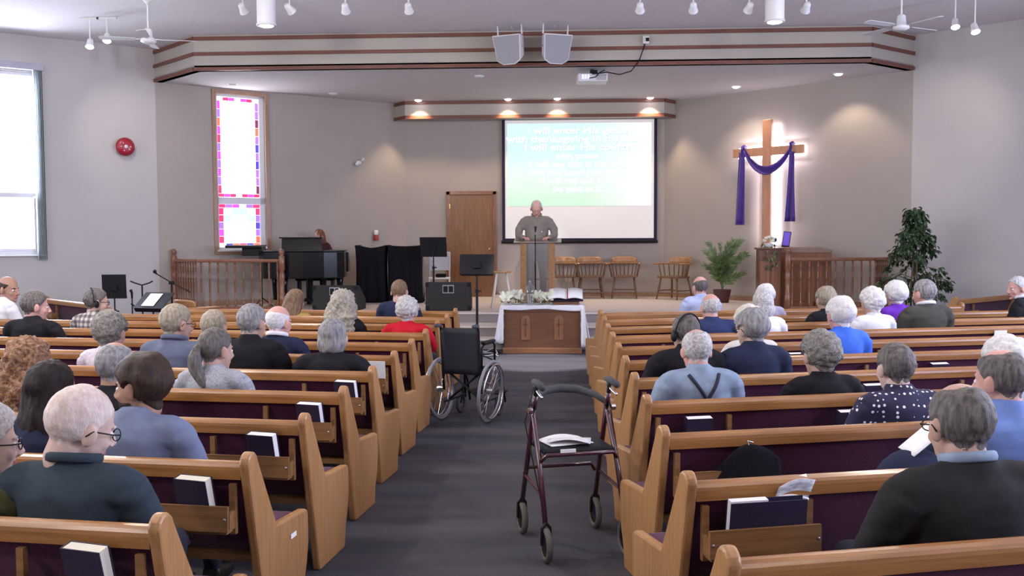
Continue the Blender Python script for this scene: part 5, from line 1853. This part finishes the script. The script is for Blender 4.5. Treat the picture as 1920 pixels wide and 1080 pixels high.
# ---- potted palm
t = thing('potted_palm', 'bushy potted palm in a brown pot left of the glowing cross', 'plant', (2.98, 17.85, STAGE))
MB().lathe([(.12, 0), (.125, .02), (.165, .22), (.17, .24), (.15, .24), (.145, .21)], 18).build('pot', mat('brown_pot', (0.085, 0.03, 0.03), 0.5), t, smooth=True)
MB().lathe([(.145, .20), (.02, .215)], 16).build('soil', M_STEM, t)
random.seed(11)
for i in range(24):
    a = random.random() * 6.28
    out_ = random.uniform(.12, .46)
    hgt = random.uniform(.72, 1.24) if out_ < .34 else random.uniform(.45, .95)
    if i < 3:
        a, out_, hgt = .3 + i * .2, .40, 1.22
    pts = []
    for s_ in np.linspace(0, 1, 9):
        r_ = out_ * s_ ** 1.6
        pts.append(Vector((r_ * cos(a), r_ * sin(a) * .55, .21 + hgt * (s_ - .22 * s_ ** 3))))
    q = MB()
    q.tube(pts, [.008 - .006 * s_ for s_ in np.linspace(0, 1, 9)], 5)
    lf = MB()
    for j in range(26):
        s_ = .30 + .70 * j / 26
        k_ = s_ * 8
        i0 = min(int(k_), 7)
        p = pts[i0].lerp(pts[i0 + 1], k_ - i0)
        d = (pts[i0 + 1] - pts[i0]).normalized()
        side = d.cross(Vector((sin(a * 3 + j), cos(a), .4))).normalized()
        for sg in (-1, 1):
            tip = p + side * sg * (.14 * (1.15 - s_ * .8)) + d * .09 - Vector((0, 0, .02))
            wv = d * .009
            lf.add([p - wv, p + wv, (p + tip) / 2 + wv * 1.2, tip, (p + tip) / 2 - wv * 1.2], [(0, 1, 2, 3, 4)])
    fr_ = q.build('frond', M_GREEN2, t, smooth=True)
    o = lf.build('leaflets', M_GREEN2, fr_)
    o['kind'] = 'stuff'

# ---- ficus tree
t = thing('ficus_tree', 'tall leafy ficus tree in the corner by the right wall', 'plant', (5.42, 15.0, 0))
MB().lathe([(.16, 0), (.165, .02), (.20, .30), (.205, .33), (.18, .33), (.175, .29)], 18).build('pot', mat('dark_pot', (0.04, 0.03, 0.035), 0.5), t, smooth=True)
MB().lathe([(.175, .28), (.02, .295)], 16).build('soil', M_STEM, t)
random.seed(21)
for i, a in enumerate((0.0, 2.1, 4.2)):
    MB().tube([(.03 * cos(a), .03 * sin(a), .28), (.05 * cos(a + 1), .05 * sin(a + 1), .9), (.03 * cos(a + 2), .03 * sin(a + 2), 1.5), (.02, 0, 2.0)], [.018, .015, .011, .004], 7).build('trunk', M_STEM, t, smooth=True)
brs = []
for i in range(64):
    z = random.uniform(.60, 2.0)
    a = random.random() * 6.28
    R_ = .06 + .40 * min(1, max(0, (2.08 - z) / 1.05)) * (1 if z > .85 else .75)
    z2 = z + random.uniform(.02, .20)
    brs.append([(0.02, 0, z), (R_ * .5 * cos(a), R_ * .5 * sin(a), z + .10), (R_ * cos(a), R_ * sin(a), z2 - .05), (R_ * 1.12 * cos(a), R_ * 1.12 * sin(a), z2 - .14)])
q = MB()
for br in brs:
    q.tube(br, [.007, .005, .003, .002], 5)
q.build('branches', M_STEM, t)['kind'] = 'stuff'
leafme = MB().grid(lambda u, v: (v * .090, (u - .5) * .042 * sin(pi * (.06 + .9 * v)) ** .8, .012 * sin(v * 3) - .02 * v * v), 2, 4).mesh('ficus_leaf', M_GREEN, True)
spots = []
for br in brs:
    for j in range(24):
        s_ = .12 + .82 * random.random()
        k_ = s_ * 3
        i0 = min(int(k_), 2)
        p = Vector(br[i0]).lerp(Vector(br[i0 + 1]), k_ - i0) + Vector((random.uniform(-.04, .04), random.uniform(-.04, .04), random.uniform(-.05, .05)))
        spots.append(p)
for j in range(40):
    spots.append(Vector((random.uniform(-.10, .10), random.uniform(-.08, .08), random.uniform(1.75, 2.14))))
spots.sort(key=lambda p: p.y + .15 * random.random())
rest = MB()
for n_, p in enumerate(spots):
    M = T(*p) @ RZ(math.atan2(p.y, p.x) + random.uniform(-1.3, 1.3)) @ RY(random.uniform(.0, 1.2)) @ RX(random.uniform(-.6, .6))
    if n_ < 290:
        o = bpy.data.objects.new('leaf', leafme)
        COL.objects.link(o)
        o.parent = t
        o.matrix_local = M
    else:
        rest.add([v.co for v in leafme.vertices], [tuple(f_.vertices) for f_ in leafme.polygons], M)
rest.build('foliage', M_GREEN, t, smooth=True)['kind'] = 'stuff'

# ================================================================== aisle
# ---- wheelchair
t = thing('wheelchair', 'empty black folding wheelchair with chrome rimmed wheels in the aisle', 'wheelchair', (-0.90, 8.98, 0), -0.31)
TWK = .225
for sx_ in (-1, 1):
    W = T(sx_ * TWK, 0, .297) @ RY(sx_ * .07)
    ring = lambda r_, x: [tuple(W @ Vector((x, r_ * cos(a), r_ * sin(a)))) for a in np.linspace(0, 2 * pi, 41)[:-1]]
    q = MB()
    q.tube(ring(.280, sx_ * .03), .016, 8, closed=True)
    wh = q.build('rear_wheel', M_RUBG, t, smooth=True)
    MB().tube(ring(.262, sx_ * .03), .009, 7, closed=True).build('rim', M_STEEL, wh, smooth=True)
    MB().tube(ring(.255, sx_ * .065), .008, 7, closed=True).build('push_rim', M_CHROME, wh, smooth=True)
    MB().tube([tuple(W @ Vector((sx_ * .0, 0, 0))), tuple(W @ Vector((sx_ * .06, 0, 0)))], .028, 10).build('hub', M_STEEL, wh)
    sp = MB()
    for i in range(16):
        a = i * pi / 8
        b_ = a + (.35 if i % 2 else -.35)
        sp.tube([tuple(W @ Vector((sx_ * (.015 if i % 2 else .045), .026 * cos(b_), .026 * sin(b_)))), tuple(W @ Vector((sx_ * .03, .258 * cos(a), .258 * sin(a))))], .0022, 5)
    sp.build('spokes', M_CHROME, wh)
    x = sx_ * .19
    MB().tube([(x, -.06, .30), (x, -.09, .52), (x, -.12, .86), (x, -.14, .915), (x, -.20, .925)], .012, 8).build('back_post', M_BLACKM, t, smooth=True)
    MB().tube([(x, -.14, .915), (x, -.24, .92)], .018, 8).build('push_handle', M_RUBBER, t, smooth=True)
    MB().tube([(x, -.08, .50), (x, .38, .50), (x, .42, .46), (x, .44, .15)], .012, 8).build('seat_rail', M_BLACKM, t, smooth=True)
    MB().tube([(x, -.05, .18), (x, .42, .18)], .012, 8).build('lower_rail', M_BLACKM, t, smooth=True)
    MB().tube([(x, -.05, .50), (x, -.04, .70), (x, .02, .73), (x, .24, .73), (x, .28, .70), (x, .28, .50)], .011, 8).build('armrest_tube', M_BLACKM, t, smooth=True)
    MB().box((x, .12, .745), (.05, .27, .028)).build('arm_pad', M_BLACK, t, bevel=.01)
    MB().tube([(x, .40, .48), (x, .50, .30), (x, .56, .10)], .011, 8).build('legrest', M_BLACKM, t, smooth=True)
    MB().box((sx_ * .11, .60, .10), (.15, .13, .015), RX(.15)).build('footplate', M_BLACK, t, bevel=.005)
    c_ = MB()
    c_.tube([(x + sx_ * .012, .36 + .09 * cos(a), .10 + .085 * sin(a)) for a in np.linspace(0, 2 * pi, 21)[:-1]], .015, 7, closed=True)
    cw = c_.build('front_caster', M_RUBBER, t, smooth=True)
    MB().tube([(x + sx_ * .012, .36, .10), (x + sx_ * .012, .40, .18), (x + sx_ * .012, .40, .26)], .012, 7).build('fork', M_BLACKM, cw)
    MB().tube([(x, -.10, .40), (x + sx_ * .05, .04, .36), (x + sx_ * .07, .10, .44)], .008, 6).build('brake_lever', M_CHROME, t)
for s_ in (-1, 1):
    MB().tube([(s_ * .19, -.02 + .0, .485), (-s_ * .19, .03 * s_ + .02, .19)], .012, 8).build('cross_brace', M_BLACKM, t)
MB().grid(lambda u, v: (-.19 + .38 * u, -.075 - .05 * (v) + .03 * sin(pi * u) - .0, .45 + .44 * v), 10, 8).build('back_sling', mat('navy_vinyl', (0.010, 0.010, 0.018), 0.7), t, smooth=True, thick=.012)
MB().grid(lambda u, v: (-.19 + .38 * u, -.05 + .42 * v, .505 - .03 * sin(pi * u)), 10, 6).build('seat_sling', M_BLACKF, t, smooth=True, thick=.012)

# ---- rollator
t = thing('rollator', 'wine red rollator walker with black padded backrest beside the right pews', 'walker', (0.065, 5.36, 0), .29)
for sx_ in (-1, 1):
    x = sx_ * .225
    MB().tube([(x, .255, .20), (x * .97, .12, .55), (x * .95, .02, .80), (x * .95, -.01, .86)], .015, 10).build('front_leg', M_WINE, t, smooth=True)
    MB().tube([(x, -.245, .20), (x * .99, -.12, .50), (x * .97, .02, .74), (x * .96, .05, .78)], .015, 10).build('rear_leg', M_WINE, t, smooth=True)
    MB().tube([(x * .95, .02, .78), (x * .95, -.02, .90), (x * .95, -.025, .935)], .012, 8).build('handle_post', M_BLACKM, t, smooth=True)
    MB().tube([(x * .95, .03, .935), (x * .95, -.04, .938), (x * .95, -.15, .925)], [.016, .020, .019], 10).build('hand_grip', M_RUBBER, t, smooth=True)
    MB().tube([(x * .95, .02, .915), (x * .95, -.05, .885), (x * .95, -.14, .870)], .007, 7).build('brake_lever', M_CHROME, t, smooth=True)
    MB().tube([(x * .95, .02, .92), (x * 1.15, .06, .70), (x * 1.06, -.18, .35), (x, -.24, .22)], .004, 6).build('brake_cable', M_BLACK, t, smooth=True)
    MB().lathe([(.018, -.012), (.018, .012)], 10, T(x * 1.08, .0, .775) @ RY(pi / 2)).build('height_knob', M_CHROME, t)
    MB().tube([(x, -.17, .35), (x, .17, .37)], .010, 8).build('side_strut', M_WINE, t)
    for y, nm in ((.265, 'front_wheel'), (-.255, 'rear_wheel')):
        q = MB()
        q.tube([(x, y + .078 * cos(a), .098 + .078 * sin(a)) for a in np.linspace(0, 2 * pi, 25)[:-1]], .019, 8, closed=True)
        wh = q.build(nm, mat('walker_tyre', (0.085, 0.078, 0.072), 0.75), t, smooth=True)
        MB().lathe([(.066, -.010), (.066, .010)], 18, T(x, y, .098) @ RY(pi / 2)).build('wheel_disc', M_BLACK, wh)
        for s2 in (-1, 1):
            MB().tube([(x + s2 * .024, y, .098), (x + s2 * .022, y - .0, .19), (x, y, .215)], .009, 6).build('fork', M_BLACK, wh)
MB().tube([(-.218, .24, .36), (-.19, .24, .40), (.19, .24, .40), (.218, .24, .36)], .012, 8).build('front_bar', M_WINE, t, smooth=True)
MB().tube([(-.22, -.13, .52), (-.19, -.15, .555), (.19, -.15, .555), (.22, -.13, .52)], .012, 8).build('seat_bar', M_WINE, t, smooth=True)
MB().box((0, .015, .565), (.40, .30, .035)).build('seat', M_BLACK, t, bevel=.014)
MB().box((-.07, -.155, .575), (.085, .012, .018)).build('plate', M_PAPER, t)
MB().tube([(-.215, .04, .80), (-.19, .14, .825), (-.10, .22, .850), (0, .245, .856), (.10, .22, .850), (.19, .14, .825), (.215, .04, .80)], [.016, .020, .024, .025, .024, .020, .016], 10).build('backrest_pad', M_RUBBER, t, smooth=True)
RB_ = T(0.065, 5.36, 0) @ RZ(.29)
pp = RB_ @ Vector((-.03, .02, .586))
t = thing('bulletin', 'folded white papers lying on the rollator seat', 'paper', pp, .45)
MB().grid(lambda u, v: (-.13 + .26 * u, -.09 + .19 * v, .004 + .022 * sin(pi * u) * v), 10, 6).build('sheet', M_PAPER, t, smooth=True, thick=.003)
MB().grid(lambda u, v: (-.10 + .24 * u, -.10 + .16 * v, .014 + .022 * sin(pi * u) * (1 - v)), 10, 6, RZ(-.5)).build('sheet', mat('printed_sheet', (0.62, 0.62, 0.64), 0.8, c2=(0.80, 0.80, 0.82), scale=30), t, smooth=True, thick=.003)

# ---- cables on the floor beside the communion table
t = thing('cable', 'loop of grey cable on the floor left of the communion table', 'cable', (-1.0, 13.9, 0))
MB().tube([(-.25, .5, .012), (-.1, .3, .02), (.03, .25, .10), (.08, .05, .02), (-.05, -.1, .012), (-.3, -.05, .012), (-.28, .18, .012), (-.02, .2, .014), (.10, -.12, .012)], .010, 7).build('loop', M_GREYM, t, smooth=True)
MB().tube([(-.35, .4, .012), (-.15, .1, .012), (.05, .08, .014), (.10, .3, .014), (-.1, .55, .012)], .012, 7).build('black_loop', M_BLACK, t, smooth=True)

# ================================================================== things lying in the right pews
def at_pew(side, k, x, u, z):
    loc, rz = row_frame(side, k)
    return T(*loc) @ RZ(rz) @ Vector((x, u, z)), rz


p, rz = at_pew(1, 1, .295, -.035, .553)
t = thing('open_hymnal', 'opened hymnal standing with fanned white pages in the second right pew rack', 'book', p, rz)
MB().box((-.005, -.026, .10), (.31, .005, .20), RX(.14)).build('cover', M_COVER, t)
MB().box((-.083, -.006, .103), (.150, .030, .206), RX(.14)).build('pages', M_PAPER, t)
MB().box((-.005, .014, .10), (.31, .005, .20), RX(.14)).build('back_cover', M_COVER, t)
M_PRINT = mat('printed_page', (0.28, 0.28, 0.32), 0.8, c2=(0.74, 0.73, 0.78), scale=26, stretch=(1, 1, 3))
MB().grid(lambda u, v: (.045 + .135 * u, -.01 + .03 * v, .195 + .012 * sin(pi * u) - .01 * u + .0 * v), 8, 2).build('open_page', M_PAPER, t, smooth=True, thick=.010)
MB().grid(lambda u, v: (.035 + .15 * u + .02 * v, .01 - .02 * v, .160 + .075 * v + .018 * sin(pi * u) + .02 * u), 8, 4).build('raised_page', M_PRINT, t, smooth=True, thick=.002)
MB().grid(lambda u, v: (.045 + .14 * u, .01 + .015 * v, .222 + .03 * u + .020 * v), 8, 2).build('raised_page', M_PAPER, t, smooth=True, thick=.002)
# dark bag hanging behind the third right pew
p, rz = at_pew(1, 2, .36, -.07, .55)
t = thing('bag', 'dark navy cloth bag leaning behind the third right pew', 'bag', p, rz)
MB().grid(lambda u, v: (-.15 + .34 * u + .10 * (1 - v) * (u - .8), -.02 - .05 * sin(pi * u) * (1 - v * .6), .0 + v * (.05 + .17 * sin(pi * (.15 + .62 * u)) ** 1.5)), 14, 8).build('front', M_BLACKF, t, smooth=True, thick=.05)
MB().tube([(.03, -.03, .20), (.02, -.02, .235), (.05, -.02, .225)], .005, 6).build('zip_pull', M_CHROME, t)
# jacket and sheet beside the man in blue shirt
p, rz = at_pew(1, 1, 1.12, .26, .45)
t = thing('jacket', 'dark navy jacket piled on the pew beside the man in cornflower blue', 'jacket', p, rz)
MB().ell((0, -.02, .17), (.20, .15, .22), 18, 12).build('folds', CL['navy'], t, smooth=True)
MB().ell((.14, .02, .25), (.14, .12, .16), 16, 10).build('sleeve', CL['navy'], t, smooth=True)
p, rz = at_pew(1, 1, 1.13, .22, .845)
t = thing('bulletin', 'white song sheet held up above the dark jacket in the second right pew', 'paper', p, rz)
MB().grid(lambda u, v: (-.06 + .17 * u, -.04 + .10 * v, .03 * u + .02 * v + .0), 6, 4, RY(-.45)).build('sheet', M_PAPER, t, smooth=True, thick=.003)
p, rz = at_pew(1, 4, .72, .30, .70)
t = thing('bulletin', 'white sheet between the headphones man and the woman in navy', 'paper', p, rz)
MB().grid(lambda u, v: (-.06 + .12 * u, .02 * v, .18 * v), 4, 4).build('sheet', M_PAPER, t, smooth=True, thick=.003)
for side, k, x, u, lab in ((1, 7, 4.05, -.03, 'white leaflet in the rack near the right side pew'), (-1, 5, -.13, -.03, 'white leaflet standing in the sixth left pew rack by the aisle')):
    p, rz = at_pew(side, k, x, u, .56)
    t = thing('leaflet', lab, 'paper', p, rz, 'leaflets in the racks')
    MB().box((0, 0, .11), (.14, .006, .22), RX(.1)).build('sheet', M_PAPER, t)

# ================================================================== ceiling, walls
# ---- pendant can lights
def can_light(loc, label):
    t = thing('pendant_can_light', label, 'lamp', loc, 0, 'hanging can lights')
    h = CEIL - loc[2]
    MB().lathe([(.115, .02), (.120, .03), (.120, h - .01), (.118, h)], 20).build('cylinder', M_WHITE, t, smooth=True)
    MB().lathe([(.128, 0), (.132, .008), (.128, .022)], 20).build('rim', M_WHITE, t, smooth=True)
    MB().ell((0, 0, .006), (.098, .098, .028), 16, 8).build('bulb', M_LAMP, t, smooth=True)


can_light((-3.82, 12.5, 4.49), 'white hanging can light above the left pews')
can_light((2.72, 12.5, 4.44), 'white hanging can light above the right pews')
for x in (-3.82, 2.72):
    lamp('can_lamp', 'SPOT', (x, 12.5, 4.40), 260, (0.98, 0.92, 1.0), (x, 12.4, 0), spot_size=1.7, spot_blend=.8, shadow_soft_size=.10)


# ---- small track spotlights in a row
def spot_head(loc, aim, label, lit, grp, name='track_spotlight'):
    t = thing(name, label, 'lamp', loc, 0, grp)
    h = CEIL - loc[2]
    MB().box((0, 0, h - .015), (.30, .035, .03)).build('track', M_WHITE, t, bevel=.005)
    MB().tube([(0, 0, h - .02), (0, 0, .05)], .010, 8).build('stem', M_WHITE, t)
    d = (Vector(aim) - Vector(loc)).normalized()
    M = d.to_track_quat('Z', 'Y').to_matrix().to_4x4()
    MB().lathe([(.030, -.075), (.042, -.06), (.046, .0), (.060, .055), (.064, .06)], 16, M).build('head', M_WHITE, t, smooth=True)
    MB().lathe([(.056, .060), (.050, .066), (.02, .068)], 16, M).build('lens', M_LAMP if lit else M_GREYM, t, smooth=True)
    return t


for i, (x, z, lit) in enumerate(((-4.16, 4.74, 0), (-3.54, 4.73, 1), (-2.80, 4.72, 0), (-1.97, 4.71, 0), (1.03, 4.67, 0), (1.71, 4.66, 0), (2.42, 4.65, 0), (3.14, 4.64, 0))):
    nm_ = ['leftmost of the ceiling row', 'lit, aimed right', 'with curved neck', 'left of the twin speakers', 'first right of the twin speakers', 'second right of the twin speakers', 'just left of the right hanging can', 'just right of the right hanging can'][i]
    spot_head((x, 12.6, z), (x + (.9 if lit else random.uniform(-.3, .3)), 14.5, 3.5), 'small white ceiling spotlight, ' + nm_, lit, 'row of ceiling spotlights')
for loc, aim, lab in (((-6.92, 14.0, 4.60), (-6.80, 13.5, 3.6), 'lit white spotlight aimed at the left wall, lower of the pair'), ((-6.66, 14.0, 4.68), (-6.50, 13.5, 3.7), 'lit white spotlight aimed at the left wall, higher of the pair'), ((5.40, 13.6, 4.62), (5.30, 13.1, 3.6), 'lit white spotlight aimed at the right wall, higher of the pair'), ((5.56, 13.35, 4.50), (5.60, 12.85, 3.5), 'lit white spotlight aimed at the right wall, lower of the pair')):
    spot_head(loc, aim, lab, 1, 'paired wall spotlights')
for loc, aim, e_ in (((-6.80, 14.12, 4.58), (-7.25, 16.0, 3.45), 60), ((5.62, 13.62, 4.50), (6.2, 15.6, 3.4), 60)):
    lamp('wall_spot_lamp', 'SPOT', loc, e_, (1.0, 0.90, 0.80), aim, spot_size=1.0, spot_blend=.9, shadow_soft_size=.06)


# ---- ceiling fans
def fan(loc, label, rz):
    t = thing('ceiling_fan', label, 'fan', loc, rz, 'white ceiling fans')
    h = CEIL - loc[2]
    MB().lathe([(.012, .10), (.012, h - .04)], 10).build('rod', M_WHITE, t)
    MB().lathe([(.02, h - .06), (.06, h - .02), (.06, h)], 16).build('canopy', M_WHITE, t, smooth=True)
    MB().lathe([(.03, .12), (.055, .10), (.060, .0), (.10, -.03), (.105, -.06), (.06, -.085)], 18).build('motor', M_WHITE, t, smooth=True)
    for i in range(4):
        M = RZ(i * pi / 2)
        MB().box((.13, 0, -.03), (.10, .03, .008), M).build('blade_arm', M_STEEL, t)
        MB().prism([(.16, -.045), (.60, -.062), (.63, -.03), (.63, .03), (.60, .062), (.16, .045)], 'z', -.034, -.026, M @ RX(.18)).build('blade', M_WHITEM, t, bevel=.003)


fan((-5.61, 13.0, 4.47), 'white ceiling fan on a long rod above the left pews', .25)
fan((4.47, 13.0, 4.50), 'white ceiling fan on a long rod above the right pews', .5)


# ---- twin speakers hung before the fascia
def box_speaker(loc, label, s):
    t = thing('ceiling_speaker', label, 'loudspeaker', loc, 0, 'twin hanging loudspeakers')
    M = RZ(s * .36) @ RX(.28)
    pl = [(-.235, .22), (.235, .22), (.20, -.17), (.10, -.235), (-.10, -.235), (-.20, -.17)]
    q = MB()
    n = len(pl)
    vs = [(x, -.16, z) for x, z in pl] + [(x * .62, .20, z * .75) for x, z in pl]
    q.add(vs, [tuple(range(n))[::-1], tuple(range(n, 2 * n))] + [(i, (i + 1) % n, n + (i + 1) % n, n + i) for i in range(n)], M)
    q.build('cabinet', M_WHITE, t, bevel=.012)
    MB().prism([(x * .92, z * .92) for x, z in pl], 'y', -.170, -.158, M).build('grille', M_GREYM, t, bevel=.004)
    MB().tube([tuple(M @ Vector((-.20, 0, .20))), tuple(M @ Vector((-.20, .02, .36))), tuple(M @ Vector((.20, .02, .36))), tuple(M @ Vector((.20, 0, .20)))], .014, 8).build('yoke', M_WHITE, t)
    MB().tube([tuple(M @ Vector((0, .02, .36))), (0, .14, .33)], .016, 8).build('wall_arm', M_WHITE, t)
    MB().lathe([(.012, 0), (.012, .01)], 10, M @ T(s * -.17, .02, .02) @ RY(-s * pi / 2) @ T(0, 0, .0)).build('knob', M_BLACK, t)


box_speaker((-.752, 15.02, 4.645), 'white hanging loudspeaker, left of the twin pair', -1)
box_speaker((-.092, 15.02, 4.645), 'white hanging loudspeaker, right of the twin pair', 1)

# ---- projector with cable and outlet box
t = thing('projector', 'white projector hung under the chancel ceiling edge', 'projector', (.515, 15.72, 4.27), .05)
MB().box((0, 0, 0), (.48, .36, .13)).build('housing', M_WHITE, t, bevel=.02)
q = MB()
for i in range(9):
    q.box((.06 + i * .018, -.181, -.005), (.009, .006, .085))
q.build('vent_slats', M_GREYM, t)
for i in range(3):
    MB().box((-.16 + i * .045, -.182, .01), (.03, .006, .07)).build('port_panel', glow('port_lilac', (0.62, 0.55, 1.0), 1.1), t)
MB().tube([(0, 0, .06), (0, 0, .15)], .03, 10).build('ceiling_mount', M_BLACK, t)
MB().box((.02, -.10, .095), (.12, .10, .05)).build('mount_plate', M_BLACK, t, bevel=.01)
t = thing('cable', 'black cable looping from the projector up to the fascia outlet', 'cable', (.515, 15.4, 4.27))
MB().tube([(.0, .12, .05), (.10, -.05, .03), (.22, -.08, .04), (.42, -.08, -.0), (.60, -.085, .05), (.72, -.085, .20), (.80, -.085, .42), (.83, -.082, .53)], .009, 7).build('lead', M_BLACK, t, smooth=True)
MB().tube([(-.05, .12, -.02), (.05, .12, .0), (.12, .10, .07), (.20, .08, .10)], .008, 7).build('lead', M_BLACK, t, smooth=True)
t = thing('outlet_box', 'white outlet box with black plug on the fascia', 'outlet', (1.345, 15.335, 4.80))
MB().box((0, -.02, 0), (.10, .05, .12)).build('box', M_WHITE, t, bevel=.008)
MB().box((.02, -.06, .0), (.05, .05, .05)).build('plug', M_BLACK, t, bevel=.008)


# ---- recessed downlights in the chancel ceiling
def downlight(x, y, label, lit, warm):
    t = thing('downlight', label, 'lamp', (x, y, SOFF), 0, 'recessed chancel downlights')
    MB().lathe([(.085, -.008), (.095, -.004), (.095, .0), (.070, .0)], 18).build('trim_ring', M_WHITE, t, smooth=True)
    MB().ell((0, 0, -.006), (.068, .068, .03), 14, 8).build('bulb', (M_LAMPW if warm else M_LAMP) if lit else M_WHITEM, t, smooth=True)


DL = [(-2.785, 18.93, 'leftmost above the small beam', 1, 1), (-1.019, 18.93, 'above the left edge of the screen', 1, 1), (-0.054, 18.93, 'above the middle of the screen', 1, 1), (1.75, 18.95, 'above the right edge of the screen', 1, 1), (3.17, 17.67, 'left of the pair before the cross', 1, 0), (4.63, 16.41, 'right of the pair near the right pillar', 1, 0), (-5.72, 16.69, 'unlit, near the stained glass', 0, 0), (-4.237, 17.95, 'unlit, between window and beam', 0, 0)]
for x, y, lab, lit, wm in DL:
    downlight(x, y, 'recessed ceiling downlight, ' + lab, lit, wm)
    if lit:
        near_beam = y > 18.8
        tgt = (x, y + .25, 0) if near_beam else (x + .55, y + .55, 0)
        lamp('downlight_lamp', 'SPOT', (x, y, SOFF - .06), 88 if near_beam else 48, (1.0, 0.74, 0.46) if near_beam else (1.0, .80, .58), tgt, spot_size=1.75, spot_blend=.55, shadow_soft_size=.04)
t = thing('smoke_detector', 'flat white smoke detector on the chancel ceiling', 'detector', (-1.35, 16.17, SOFF))
MB().lathe([(.03, -.03), (.07, -.025), (.085, 0)], 18).build('cover', M_WHITE, t, smooth=True)
MB().lathe([(.01, -.034), (.01, -.03)], 8).build('indicator', M_RED, t)

# ---- alarm bell on the left wall
aL_ = math.atan2((PL - WL).y, (PL - WL).x)
t = thing('alarm_bell', 'round red fire alarm bell on the left wall', 'bell', (-7.37, 16.03, 3.277), aL_)
Mx = RX(pi / 2)
MB().lathe([(.10, 0), (.155, .02), (.155, .035), (.135, .062), (.09, .078), (.02, .084)], 28, Mx).build('gong', M_RED, t, smooth=True)
MB().lathe([(.030, .083), (.026, .092), (.01, .094)], 14, Mx).build('hub', M_PAPER, t, smooth=True)
MB().lathe([(.010, .090), (.006, .097)], 8, Mx).build('bolt', M_RED, t)
q = MB()
for a in (2.2, 3.14, 4.3, 5.6, .0):
    q.lathe([(.012, .07), (.008, .084)], 8, Mx @ T(.075 * cos(a), .075 * sin(a), 0))
q.build('rivets', M_PAPER, t)
MB().box((0, .0, -.03), (.16, .06, .16)).build('back_box', M_RED, t, bevel=.01)
# ---- emergency light on the left diagonal wall
t = thing('emergency_light', 'small twin-headed emergency light high on the left chancel wall', 'lamp', (-3.97, 18.87, 3.20), math.atan2(dW.y, dW.x))
MB().box((0, -.0, 0), (.10, .05, .07)).build('battery_box', M_WHITE, t, bevel=.01)
for s_ in (-1, 1):
    MB().lathe([(.02, 0), (.038, .04), (.036, .045)], 14, T(s_ * .05, -.035, .045 * s_ + .02) @ RX(pi / 2 + .3) @ RY(s_ * .5)).build('lamp_head', M_WHITE, t, smooth=True)
# ---- globe fittings added out of view to carry the nave fill lamps
for xx, sd in ((-4.4, 'left'), (3.2, 'right')):
    for yy, nm_ in ((0.8, 'nearest the rear wall'), (4.6, 'middle of three'), (8.4, 'nearest the stage')):
        t = thing('globe_fill_light', 'added out-of-view globe fill light over the %s pews, %s' % (sd, nm_), 'lamp', (xx, yy, 4.36), 0, 'added globe fill lights')
        MB().tube([(0, 0, .13), (0, 0, CEIL - 4.36)], .012, 8).build('rod', M_WHITE, t)
        MB().lathe([(.05, .13), (.06, .16), (.03, .18)], 14).build('cap', M_WHITE, t, smooth=True)
        MB().ell((0, 0, 0), (.15, .15, .15), 18, 12).build('globe', glow('globe_fill_glow', (1.0, .93, .86), 6), t, smooth=True)
